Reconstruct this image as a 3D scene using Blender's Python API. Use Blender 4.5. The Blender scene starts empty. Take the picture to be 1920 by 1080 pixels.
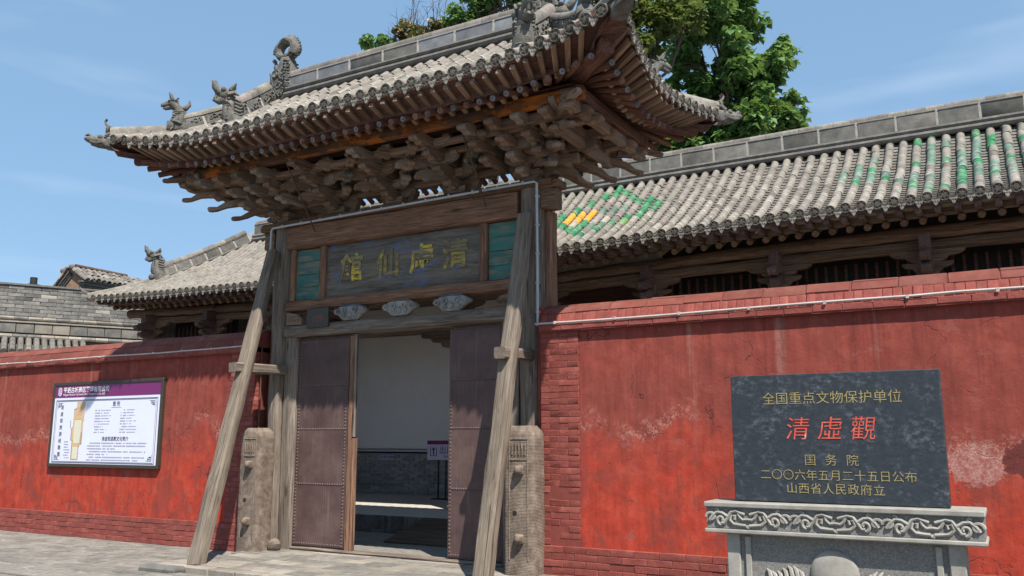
import bpy, bmesh, math, random
import numpy as np
from mathutils import Vector, Matrix, noise
R = math.radians
random.seed(7)
SC = bpy.context.scene
COL = SC.collection

# ------------------------------------------------------------------ camera
cam = bpy.data.cameras.new('camera')
cam.sensor_width = 36.0
cam.lens = 1614.0 / 1920.0 * 36.0
cam.clip_start = 0.05
cam.clip_end = 3000.0
camo = bpy.data.objects.new('camera', cam)
COL.objects.link(camo)
camo.location = (7.5, -9.5, 1.6)
camo.rotation_euler = (R(90 + 9.9), 0, R(29.8))
SC.camera = camo

# ------------------------------------------------------------------ light
SUN_DIR = Vector((-1.226, 1.0, -2.324)).normalized()      # direction the light travels
sun = bpy.data.lights.new('sun', 'SUN')
sun.energy = 5.0
sun.angle = R(0.53)
sun.color = (1.0, 0.945, 0.86)
suno = bpy.data.objects.new('sun', sun)
COL.objects.link(suno)
suno.location = (12, -14, 22)
suno.rotation_mode = 'QUATERNION'
suno.rotation_quaternion = SUN_DIR.to_track_quat('-Z', 'Y')

world = bpy.data.worlds.new('World')
SC.world = world
world.use_nodes = True
wn = world.node_tree
wn.nodes.clear()
wl = wn.links.new
w_out = wn.nodes.new('ShaderNodeOutputWorld')
w_bg = wn.nodes.new('ShaderNodeBackground')
w_sky = wn.nodes.new('ShaderNodeTexSky')
w_sky.sky_type = 'NISHITA'
w_sky.sun_disc = False
w_sky.sun_elevation = math.asin(-SUN_DIR.z)
w_sky.sun_rotation = math.atan2(-SUN_DIR.x, -SUN_DIR.y)
w_sky.altitude = 700
w_sky.air_density = 1.0
w_sky.dust_density = 0.9
w_sky.ozone_density = 2.0
w_bg.inputs['Strength'].default_value = 0.108
# thin streaks of high cloud
w_tc = wn.nodes.new('ShaderNodeTexCoord')
w_map = wn.nodes.new('ShaderNodeMapping')
w_map.inputs['Rotation'].default_value = (0.0, R(-7), R(20))
w_map.inputs['Scale'].default_value = (1.0, 1.0, 6.0)
w_no = wn.nodes.new('ShaderNodeTexNoise')
w_no.inputs['Scale'].default_value = 1.7
w_no.inputs['Detail'].default_value = 4
w_no.inputs['Roughness'].default_value = 0.55
w_rp = wn.nodes.new('ShaderNodeValToRGB')
w_rp.color_ramp.elements[0].position = 0.50
w_rp.color_ramp.elements[0].color = (0, 0, 0, 1)
w_rp.color_ramp.elements[1].position = 0.82
w_rp.color_ramp.elements[1].color = (0.42, 0.42, 0.42, 1)
w_hz = wn.nodes.new('ShaderNodeMix')          # even veil of summer haze over the clear sky
w_hz.data_type = 'RGBA'
w_hz.inputs[0].default_value = 0.65
w_hz.inputs[7].default_value = (1.65, 2.88, 4.35, 1)
w_mix = wn.nodes.new('ShaderNodeMix')
w_mix.data_type = 'RGBA'
w_mix.inputs[7].default_value = (5.0, 5.7, 6.6, 1)
wl(w_tc.outputs['Generated'], w_map.inputs['Vector'])
wl(w_map.outputs['Vector'], w_no.inputs['Vector'])
wl(w_no.outputs['Fac'], w_rp.inputs['Fac'])
wl(w_rp.outputs['Color'], w_mix.inputs[0])
wl(w_sky.outputs['Color'], w_hz.inputs[6])
wl(w_hz.outputs[2], w_mix.inputs[6])
wl(w_mix.outputs[2], w_bg.inputs['Color'])
wl(w_bg.outputs['Background'], w_out.inputs['Surface'])

vs = SC.view_settings
vs.view_transform = 'Standard'
vs.look = 'None'
vs.exposure = 0.74
vs.gamma = 1.0
vs.use_curve_mapping = False
SC.cycles.max_bounces = 8
SC.cycles.diffuse_bounces = 5
SC.cycles.use_denoising = True

# ------------------------------------------------------------------ helpers: objects
WM = {}          # world matrix of every object built

def link(name, data, parent=None, mw=None):
    o = bpy.data.objects.new(name, data)
    COL.objects.link(o)
    mw = mw.copy() if mw is not None else Matrix.Identity(4)
    WM[o.name] = mw
    if parent is not None:
        o.parent = parent
        o.matrix_basis = WM[parent.name].inverted() @ mw
    else:
        o.matrix_basis = mw
    return o

def tag(o, label=None, cat=None, group=None, kind=None):
    if label: o['label'] = label
    if cat: o['category'] = cat
    if group: o['group'] = group
    if kind: o['kind'] = kind
    return o

def empty(name, loc, label, cat, group=None):
    o = link(name, None, None, Matrix.Translation(Vector(loc)))
    o.empty_display_size = 0.3
    return tag(o, label, cat, group)

def frame(p0, p1, up=(0, 0, 1)):
    """local X runs p0 -> p1, local Z as close to up as possible, origin at p0"""
    x = (Vector(p1) - Vector(p0)).normalized()
    u = Vector(up)
    y = u.cross(x)
    if y.length < 1e-5:
        y = Vector((0, 1, 0)).cross(x)
    y.normalize()
    z = x.cross(y)
    m = Matrix((x, y, z)).transposed().to_4x4()
    m.translation = Vector(p0)
    return m

def rz(a): return Matrix.Rotation(a, 4, 'Z')
def T(x, y, z): return Matrix.Translation(Vector((x, y, z)))

class MB:
    """collects geometry; build() links it as one mesh object"""
    def __init__(s): s.v = []; s.f = []; s.m = []
    def add(s, vs, fs, mi=0, M=None):
        b = len(s.v)
        if M is not None: vs = [M @ Vector(p) for p in vs]
        s.v.extend([tuple(p) for p in vs])
        s.f.extend([tuple(i + b for i in f) for f in fs])
        s.m.extend([mi] * len(fs))
        return s
    def box(s, c, d, mi=0, M=None, ch=0.0, jit=0.0):
        cx, cy, cz = c; hx, hy, hz = d[0] / 2, d[1] / 2, d[2] / 2
        if ch <= 0:
            vs = [(cx + a * hx, cy + b * hy, cz + e * hz) for a in (-1, 1) for b in (-1, 1) for e in (-1, 1)]
            fs = [(0, 1, 3, 2), (4, 6, 7, 5), (0, 4, 5, 1), (2, 3, 7, 6), (0, 2, 6, 4), (1, 5, 7, 3)]
        else:
            ch = min(ch, hx * .9, hy * .9, hz * .9)
            vs = []; idx = {}
            for a in (-1, 1):
                for b in (-1, 1):
                    for e in (-1, 1):
                        for ax in range(3):
                            k = [hx, hy, hz]
                            for q in range(3):
                                if q != ax: k[q] -= ch
                            idx[(a, b, e, ax)] = len(vs)
                            vs.append((cx + a * k[0], cy + b * k[1], cz + e * k[2]))
            fs = []
            for ax in range(3):
                o1, o2 = [q for q in range(3) if q != ax]
                for sg in (-1, 1):
                    q = []
                    for s1, s2 in ((-1, -1), (1, -1), (1, 1), (-1, 1)):
                        k = [0, 0, 0]; k[ax] = sg; k[o1] = s1; k[o2] = s2
                        q.append(idx[(k[0], k[1], k[2], ax)])
                    fs.append(tuple(q))
            for ax in range(3):
                o1, o2 = [q for q in range(3) if q != ax]
                for s1 in (-1, 1):
                    for s2 in (-1, 1):
                        k0 = [0, 0, 0]; k1 = [0, 0, 0]
                        k0[ax] = -1; k1[ax] = 1
                        for k in (k0, k1): k[o1] = s1; k[o2] = s2
                        fs.append((idx[(*k0, o1)], idx[(*k1, o1)], idx[(*k1, o2)], idx[(*k0, o2)]))
            for a in (-1, 1):
                for b in (-1, 1):
                    for e in (-1, 1):
                        fs.append((idx[(a, b, e, 0)], idx[(a, b, e, 1)], idx[(a, b, e, 2)]))
        if jit: vs = [(p[0] + random.uniform(-jit, jit), p[1] + random.uniform(-jit, jit), p[2] + random.uniform(-jit, jit)) for p in vs]
        return s.add(vs, fs, mi, M)
    def loft(s, rings, mi=0, M=None, caps=True, closed=True):
        n = len(rings[0]); vs = [p for r in rings for p in r]; fs = []
        for i in range(len(rings) - 1):
            for j in range(n if closed else n - 1):
                k = (j + 1) % n
                fs.append((i * n + j, i * n + k, (i + 1) * n + k, (i + 1) * n + j))
        if caps and closed:
            fs.append(tuple(reversed(range(n))))
            fs.append(tuple((len(rings) - 1) * n + j for j in range(n)))
        return s.add(vs, fs, mi, M)
    def tube(s, path, r, n=8, mi=0, M=None, caps=True, flat=1.0):
        path = [Vector(p) for p in path]
        rs = r if isinstance(r, (list, tuple)) else [r] * len(path)
        rings = []; ref = None
        for i, p in enumerate(path):
            t = (path[min(i + 1, len(path) - 1)] - path[max(i - 1, 0)]).normalized()
            if ref is None:
                ref = Vector((0, 0, 1)) if abs(t.z) < .9 else Vector((0, 1, 0))
            a = ref.cross(t)
            if a.length < 1e-4: a = Vector((1, 0, 0)).cross(t)
            a.normalize(); b = t.cross(a); ref = b
            rings.append([tuple(p + (a * math.cos(2 * math.pi * k / n) + b * (math.sin(2 * math.pi * k / n) * flat)) * rs[i]) for k in range(n)])
        return s.loft(rings, mi, M, caps)
    def prism(s, poly, t, mi=0, M=None, ch=0.0):
        """poly in local XZ (counter-clockwise), thickness t along local Y, centred; ch = edge chamfer"""
        n = len(poly)
        if ch > 0:
            c = Vector((sum(p[0] for p in poly) / n, sum(p[1] for p in poly) / n))
            ins = []
            for p in poly:
                d = c - Vector(p[:2]); L = d.length
                q = Vector(p[:2]) + d * min(ch / max(L, 1e-4), .5)
                ins.append((q.x, q.y))
            rings = [[(x, -t / 2, z) for x, z in ins], [(x, -t / 2 + ch, z) for x, z in poly], [(x, t / 2 - ch, z) for x, z in poly], [(x, t / 2, z) for x, z in ins]]
        else:
            rings = [[(x, -t / 2, z) for x, z in poly], [(x, t / 2, z) for x, z in poly]]
        return s.loft(rings, mi, M)
    def sph(s, c, r, nu=10, nv=7, mi=0, M=None):
        r = (r, r, r) if not isinstance(r, (list, tuple)) else r
        vs = [(c[0], c[1], c[2] - r[2])]; fs = []
        for i in range(1, nv):
            ph = -math.pi / 2 + math.pi * i / nv
            for j in range(nu):
                th = 2 * math.pi * j / nu
                vs.append((c[0] + r[0] * math.cos(ph) * math.cos(th), c[1] + r[1] * math.cos(ph) * math.sin(th), c[2] + r[2] * math.sin(ph)))
        vs.append((c[0], c[1], c[2] + r[2])); L = len(vs) - 1
        for j in range(nu):
            fs.append((0, 1 + (j + 1) % nu, 1 + j))
            fs.append((L, 1 + (nv - 2) * nu + j, 1 + (nv - 2) * nu + (j + 1) % nu))
            for i in range(nv - 2):
                a = 1 + i * nu + j; b = 1 + i * nu + (j + 1) % nu
                fs.append((a, b, b + nu, a + nu))
        return s.add(vs, fs, mi, M)
    def rough(s, amp, sc, start=0):
        """displace every vertex with coherent noise"""
        for i in range(start, len(s.v)):
            p = Vector(s.v[i]); q = noise.noise_vector(p * sc)
            s.v[i] = tuple(p + q * amp)
        return s
    def mesh(s, name, mats, smooth=0.6):
        me = bpy.data.meshes.new(name)
        me.from_pydata(s.v, [], s.f)
        for m in (mats if isinstance(mats, (list, tuple)) else [mats]): me.materials.append(m)
        if any(s.m): me.polygons.foreach_set('material_index', s.m)
        bm = bmesh.new(); bm.from_mesh(me)
        bmesh.ops.recalc_face_normals(bm, faces=bm.faces)
        bm.to_mesh(me); bm.free()
        if smooth:
            me.polygons.foreach_set('use_smooth', [True] * len(me.polygons))
            me.set_sharp_from_angle(angle=smooth)
        me.update()
        return me
    def build(s, name, mats, parent=None, mw=None, smooth=0.6):
        return link(name, s.mesh(name, mats, smooth), parent, mw)

# ------------------------------------------------------------------ helpers: materials
class NT:
    def __init__(s, name):
        s.mat = bpy.data.materials.new(name); s.mat.use_nodes = True
        s.t = s.mat.node_tree; s.b = s.t.nodes['Principled BSDF']
    def n(s, ty, **kw):
        x = s.t.nodes.new(ty)
        for k, v in kw.items():
            if hasattr(x, k) and k not in x.inputs: setattr(x, k, v)
            else: x.inputs[k].default_value = v
        return x
    def l(s, a, b): s.t.links.new(a, b)
    def coords(s, scale=(1, 1, 1), use='Object', rnd=True):
        tc = s.n('ShaderNodeTexCoord')
        if use == 'World':
            g = s.n('ShaderNodeNewGeometry'); src = g.outputs['Position']
        else: src = tc.outputs[use]
        mp = s.n('ShaderNodeMapping'); mp.inputs['Scale'].default_value = scale
        s.l(src, mp.inputs['Vector'])
        if not rnd: return mp.outputs['Vector']
        oi = s.n('ShaderNodeObjectInfo')
        mu = s.n('ShaderNodeVectorMath', operation='SCALE'); mu.inputs[0].default_value = (37, 51, 23)
        s.l(oi.outputs['Random'], mu.inputs['Scale'])
        ad = s.n('ShaderNodeVectorMath', operation='ADD')
        s.l(mp.outputs['Vector'], ad.inputs[0]); s.l(mu.outputs[0], ad.inputs[1])
        return ad.outputs[0]
    def noise(s, vec, scale, detail=6, rough=.6, dist=0.0):
        x = s.n('ShaderNodeTexNoise'); x.inputs['Scale'].default_value = scale; x.inputs['Detail'].default_value = detail
        x.inputs['Roughness'].default_value = rough; x.inputs['Distortion'].default_value = dist
        s.l(vec, x.inputs['Vector']); return x.outputs['Fac']
    def ramp(s, fac, stops):
        x = s.n('ShaderNodeValToRGB'); e = x.color_ramp.elements
        while len(e) < len(stops): e.new(0.5)
        for i, (p, c) in enumerate(stops):
            e[i].position = p; e[i].color = (*c, 1) if not isinstance(c, (int, float)) else (c, c, c, 1)
        s.l(fac, x.inputs['Fac']); return x.outputs['Color']
    def mix(s, fac, a, b, mode='MIX'):
        x = s.n('ShaderNodeMix', data_type='RGBA', blend_type=mode)
        for sock, val in (('Factor', fac), ('A', a), ('B', b)):
            i = x.inputs[sock]
            if sock == 'Factor': i = x.inputs[0]
            elif sock == 'A': i = x.inputs[6]
            else: i = x.inputs[7]
            if hasattr(val, 'is_output'): s.l(val, i)
            elif isinstance(val, (int, float)): i.default_value = val if sock == 'Factor' else (val, val, val, 1)
            else: i.default_value = (*val, 1)
        return x.outputs[2]
    def math(s, op, a, b=None):
        x = s.n('ShaderNodeMath', operation=op)
        for k, v in enumerate((a, b)):
            if v is None: continue
            if hasattr(v, 'is_output'): s.l(v, x.inputs[k])
            else: x.inputs[k].default_value = v
        return x.outputs[0]
    def vary(s, col, amt):
        """brightness differs from object to object"""
        oi = s.n('ShaderNodeObjectInfo')
        h = s.n('ShaderNodeHueSaturation')
        v = s.math('MULTIPLY_ADD', oi.outputs['Random'], amt); 
        x = v.node; x.inputs[2].default_value = 1 - amt / 2
        s.l(v, h.inputs['Value']); s.l(col, h.inputs['Color'])
        return h.outputs['Color']
    def finish(s, col, rough=.85, bump=None, bstr=.3, bdist=.02, spec=.3):
        if hasattr(col, 'is_output'): s.l(col, s.b.inputs['Base Color'])
        else: s.b.inputs['Base Color'].default_value = (*col, 1)
        if hasattr(rough, 'is_output'): s.l(rough, s.b.inputs['Roughness'])
        else: s.b.inputs['Roughness'].default_value = rough
        s.b.inputs['Specular IOR Level'].default_value = spec
        if bump is not None:
            x = s.n('ShaderNodeBump'); x.inputs['Strength'].default_value = bstr; x.inputs['Distance'].default_value = bdist
            s.l(bump, x.inputs['Height']); s.l(x.outputs['Normal'], s.b.inputs['Normal'])
        return s.mat

def simple(name, stops, scale=(1, 1, 1), ns=6, detail=8, nr=.65, rough=.85, bs=40, bstr=.35, bdist=.01, vary=.25, spec=.3, use='Object', dist=0.0):
    t = NT(name); v = t.coords(scale, use)
    c = t.ramp(t.noise(v, ns, detail, nr, dist), stops)
    if vary: c = t.vary(c, vary)
    return t.finish(c, rough, t.noise(v, bs, 5, .7), bstr, bdist, spec)

def wood(name, dark, mid, lite, vary=.25, crack=1.0, gx=1.0, gs=26, bstr=.8):
    """grain along local X"""
    t = NT(name); v = t.coords((gx, gs, gs))
    g = t.noise(v, 1.6, 10, .7, 1.1)
    v2 = t.coords((.8, 3, 3)); big = t.noise(v2, 1.3, 4, .6)
    c = t.ramp(g, [(.34, dark), (.5, mid), (.68, lite)])
    c = t.mix(t.ramp(big, [(.35, 0.0), (.7, .55)]), c, dark, 'MIX')
    v3 = t.coords((.55, gs * 1.5, gs * 1.5)); cr = t.ramp(t.noise(v3, 1.1, 3, .5, .3), [(.30, 0.0), (.37, 1.0)])
    c = t.mix(t.math('MULTIPLY', t.math('SUBTRACT', 1.0, cr), .75 * crack), c, (dark[0] * .2, dark[1] * .2, dark[2] * .2))
    kn = t.n('ShaderNodeTexVoronoi'); kn.inputs['Scale'].default_value = 1.0; kn.inputs['Randomness'].default_value = 1.0
    t.l(t.coords((1.1, 4.5, 4.5)), kn.inputs['Vector'])
    c = t.mix(t.ramp(kn.outputs['Distance'], [(.06, .8), (.13, 0.0)]), c, (dark[0] * .5, dark[1] * .5, dark[2] * .5))
    if vary: c = t.vary(c, vary)
    h = t.math('ADD', t.math('MULTIPLY', g, .6), t.math('MULTIPLY', cr, .6 * crack))
    return t.finish(c, .88, h, bstr, .012, .2)
# ------------------------------------------------------------------ materials
m_grey_wood = wood('weathered_grey_timber', (.0780, .0583, .0451), (.1861, .1494, .1200), (.3190, .2678, .2201), .2)
m_brace = wood('brace_timber', (.0937, .0714, .0539), (.1980, .1609, .1265), (.2973, .2523, .2046), .15)
m_bracket_pale = wood('dusty_bracket_timber', (.16, .12, .095), (.26, .205, .165), (.35, .29, .24), .3, .7)
m_brown_wood = wood('brown_beam_timber', (.0898, .0485, .0317), (.2124, .1175, .0747), (.3604, .2150, .1386), .25)
m_bracket = wood('bracket_timber', (.1124, .0724, .0505), (.2188, .1499, .1074), (.3192, .2284, .1679), .4, .7)
m_rafter = wood('red_brown_rafter', (.0734, .0351, .0275), (.1630, .0789, .0590), (.3111, .1810, .1198), .5, .6)
m_fly = wood('flying_rafter_timber', (.0998, .0640, .0462), (.2423, .1594, .1084), (.4162, .3015, .2122), .5, .8)
m_board = wood('roof_boarding', (.0650, .0346, .0286), (.1191, .0624, .0503), (.1845, .1055, .0813), .1)
m_dark_wood = wood('hall_beam_timber', (.0801, .0492, .0318), (.1903, .1189, .0765), (.3408, .2251, .1480), .3)
m_hall_rafter = wood('hall_rafter_timber', (.0731, .0433, .0362), (.1598, .0979, .0825), (.2684, .1851, .1554), .3)
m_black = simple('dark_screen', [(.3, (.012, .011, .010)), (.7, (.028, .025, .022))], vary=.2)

def glazed(name, a, b, rough=.4, vary=.45, wear=.66):
    t = NT(name); v = t.coords()
    n = t.noise(v, 9, 6, .65)
    c = t.ramp(n, [(.25, a), (.52, b), (wear, (.23, .21, .175))])
    return t.finish(t.vary(c, vary), rough, t.noise(v, 30, 4, .6), .2, .006, .5)

def tile_mat(name, a, b, c_, vary=.35):
    t = NT(name); v = t.coords()
    n = t.noise(v, 7, 9, .7)
    c = t.ramp(n, [(.32, a), (.5, b), (.70, c_)])
    sp = t.ramp(t.noise(v, 38, 3, .6), [(.58, 0.0), (.68, .65)])
    c = t.mix(sp, c, (a[0] * .55, a[1] * .55, a[2] * .55))
    ln = t.ramp(t.noise(v, 2.2, 5, .6), [(.46, 0.0), (.68, .6)])
    c = t.mix(ln, c, (.105, .098, .078))
    return t.finish(t.vary(c, vary), .9, t.noise(v, 60, 5, .7), .45, .006, .2)

m_tile = tile_mat('grey_roof_tile', (.1232, .1115, .0973), (.2010, .1848, .1621), (.2724, .2497, .2172), .5)
m_tile_pale = tile_mat('pale_roof_tile', (.1524, .1355, .1158), (.2202, .1976, .1693), (.2766, .2540, .2202), .3)
m_tile_pink = tile_mat('pinkish_roof_tile', (.1372, .1164, .1052), (.2038, .1756, .1587), (.2512, .2248, .2060), .3)
m_tile_dark = tile_mat('dark_pan_tile', (.0864, .0792, .0698), (.1440, .1332, .1188), (.2160, .1980, .1728), .3)
m_green = glazed('green_glazed_tile', (.0114, .0877, .0361), (.0356, .1819, .0758))
m_lime = glazed('lime_glazed_tile', (0.0630, 0.1750, 0.0350), (0.1400, 0.2940, 0.0770))
m_jade = glazed('worn_jade_tile', (.0487, .1069, .0758), (.1057, .1681, .1265), .5)
m_amber = glazed('amber_glazed_tile', (0.4650, 0.1650, 0.0113), (0.6375, 0.2850, 0.0300), .35, .2)
m_cream = glazed('cream_glazed_tile', (.2591, .2322, .1695), (.3274, .3050, .2468), .4)
m_mortar = simple('lime_mortar', [(.3, (.2902, .2660, .2337)), (.7, (.4514, .4272, .3869))], vary=.3, ns=12)
m_bed = simple('roof_bed_mortar', [(.3, (.1224, .1116, .0936)), (.7, (.2304, .2124, .1836))], vary=0, ns=6)
m_ridge = simple('grey_ridge_brick', [(.25, (0.0723, 0.0697, 0.0646)), (.5, (0.1275, 0.1232, 0.1122)), (.75, (0.1997, 0.1827, 0.1530))], ns=5, vary=.45)
m_ridge_blue = simple('blue_grey_ridge_brick', [(.25, (0.0975, 0.1013, 0.1087)), (.5, (0.1575, 0.1650, 0.1762)), (.75, (0.2175, 0.2137, 0.2063))], ns=5, vary=.3)
m_mould = simple('ridge_moulding_tile', [(.25, (0.0760, 0.0720, 0.0656)), (.5, (0.1360, 0.1280, 0.1160)), (.75, (0.2240, 0.2080, 0.1800))], ns=6, vary=.35)
m_beast = simple('grey_fired_clay_ornament', [(.25, (.055, .052, .047)), (.5, (.13, .125, .11)), (.75, (.22, .21, .185))], ns=14, bs=60, bstr=.9, bdist=.02, vary=.15)
m_disc = simple('eave_disc_clay', [(.3, (.0618, .0545, .0454)), (.6, (.1403, .1238, .1032)), (.78, (.2310, .2104, .1774))], ns=34, detail=4, bs=70, bstr=1.0, bdist=.02, vary=.35)
m_drip = simple('drip_tile_clay', [(.3, (.1440, .1296, .1116)), (.55, (.2448, .2232, .1944)), (.78, (.3384, .3096, .2700))], ns=28, detail=4, bs=60, bstr=.9, bdist=.02, vary=.35)
m_gbrick = simple('grey_brick', [(.25, (.095, .092, .085)), (.5, (.155, .15, .138)), (.75, (.235, .222, .195))], ns=9, vary=.6)
m_dado = simple('hall_dado_brick', [(.25, (.22, .22, .215)), (.5, (.33, .33, .32)), (.75, (.44, .43, .41))], ns=9, vary=.5)
m_pale_board = wood('pale_hall_boarding', (.16, .13, .10), (.27, .225, .175), (.36, .31, .25), .1)  # underside boarding paled as a reflector to brighten the hall interior
m_dado_mortar = simple('dado_mortar', [(.3, (.42, .41, .40)), (.7, (.56, .55, .53))], vary=0, ns=10)
m_gbrick_mortar = simple('grey_brick_mortar', [(.3, (0.1750, 0.1645, 0.1470)), (.7, (0.2800, 0.2660, 0.2380))], vary=0, ns=10)
m_tan_brick = simple('tan_brick', [(.3, (.19, .115, .07)), (.7, (.34, .225, .145))], ns=8, vary=.4)
m_white = simple('white_plaster', [(.3, (.7776, .7668, .7344)), (.7, (.8640, .8532, .8316))], ns=1.2, vary=0, bs=20, bstr=.08)
m_stone_ = simple('carved_gate_stone', [(.3, (0.0950, 0.0684, 0.0494)), (.5, (0.1805, 0.1330, 0.0997)), (.7, (0.2755, 0.2137, 0.1662))], ns=9, bs=75, bstr=.9, bdist=.012, vary=.15)
def hatched_stone():   # chisel-dressed faces
    t = NT('hatched_gate_stone'); v = t.coords(); n = t.noise(v, 8, 9, .7)
    c = t.ramp(n, [(.3, (.0922, .0700, .0549)), (.5, (.1905, .1471, .1169)), (.7, (.3072, .2467, .2013))])
    wv = t.n('ShaderNodeTexWave', bands_direction='Z'); wv.inputs['Scale'].default_value = 19; wv.inputs['Distortion'].default_value = 3.5; wv.inputs['Detail'].default_value = 3; wv.inputs['Detail Scale'].default_value = 2
    t.l(t.coords(), wv.inputs['Vector'])
    c = t.mix(t.math('MULTIPLY', t.ramp(wv.outputs['Fac'], [(.2, 1.0), (.5, 0.0)]), .2), c, (.0806, .0604, .0484))
    return t.finish(c, .92, t.math('ADD', t.math('MULTIPLY', wv.outputs['Fac'], .5), t.noise(v, 45, 6, .75)), .7, .008, .15)
m_stone = hatched_stone()
m_gstone = simple('grey_pedestal_stone', [(.25, (.2041, .1887, .1631)), (.5, (.2796, .2643, .2336)), (.75, (.3484, .3331, .2972))], ns=7, bs=120, bstr=.5, bdist=.006, vary=.1)
m_gstone_pit = simple('pecked_pedestal_stone', [(.3, (.1391, .1337, .1228)), (.6, (.2503, .2394, .2231)), (.75, (.3259, .3151, .2933))], ns=70, detail=3, bs=150, bstr=1.0, bdist=.01, vary=.1)
m_slab = simple('terrace_stone', [(.25, (.1656, .1440, .1188)), (.5, (.2448, .2160, .1800)), (.75, (.3168, .2844, .2412))], ns=4, bs=50, vary=.3)
m_iron = simple('black_iron', [(.3, (.015, .015, .016)), (.7, (.03, .03, .032))], rough=.5, vary=0)
m_galv = simple('galvanised_conduit', [(.3, (.33, .35, .37)), (.7, (.46, .48, .50))], rough=.45, vary=.1)
m_pvc = simple('white_conduit', [(.3, (0.4030, 0.3250, 0.2990)), (.7, (0.5070, 0.4680, 0.4420))], ns=4, rough=.5, vary=.1)
m_rod = simple('rusty_tie_rod', [(.3, (.05, .028, .018)), (.7, (.12, .07, .045))], rough=.7, vary=0)
m_bark = simple('bark', [(.3, (.06, .045, .033)), (.7, (.13, .10, .075))], scale=(6, 6, 1), vary=.2)
m_twig = simple('dry_twig', [(.3, (.10, .075, .055)), (.7, (.19, .15, .11))], vary=.2)

def leaf_mat(name, a, b, c_, tr=.35):
    t = NT(name); g = t.n('ShaderNodeNewGeometry')
    c = t.ramp(g.outputs['Random Per Island'], [(0, a), (.55, b), (1, c_)])
    t.finish(c, .42, None, spec=.45)
    tl = t.n('ShaderNodeBsdfTranslucent'); t.l(t.mix(.5, c, (.26, .34, .05)), tl.inputs['Color'])
    mx = t.n('ShaderNodeMixShader'); mx.inputs[0].default_value = tr
    t.l(t.b.outputs[0], mx.inputs[1]); t.l(tl.outputs[0], mx.inputs[2])
    t.l(mx.outputs[0], t.t.nodes['Material Output'].inputs['Surface'])
    return t.mat
m_leaf = leaf_mat('broad_leaf', (.0501, .1293, .0436), (.1034, .2245, .0725), (.1834, .3127, .1107))
m_leaf2 = leaf_mat('fine_leaf', (.0463, .0859, .0238), (.0991, .1388, .0397), (.1587, .1719, .0595))
m_dryleaf = leaf_mat('withered_leaf', (.10, .075, .030), (.20, .15, .065), (.12, .14, .045), .2)
m_grass = leaf_mat('dry_grass', (.10, .09, .04), (.17, .14, .07), (.12, .13, .05), .2)

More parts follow.
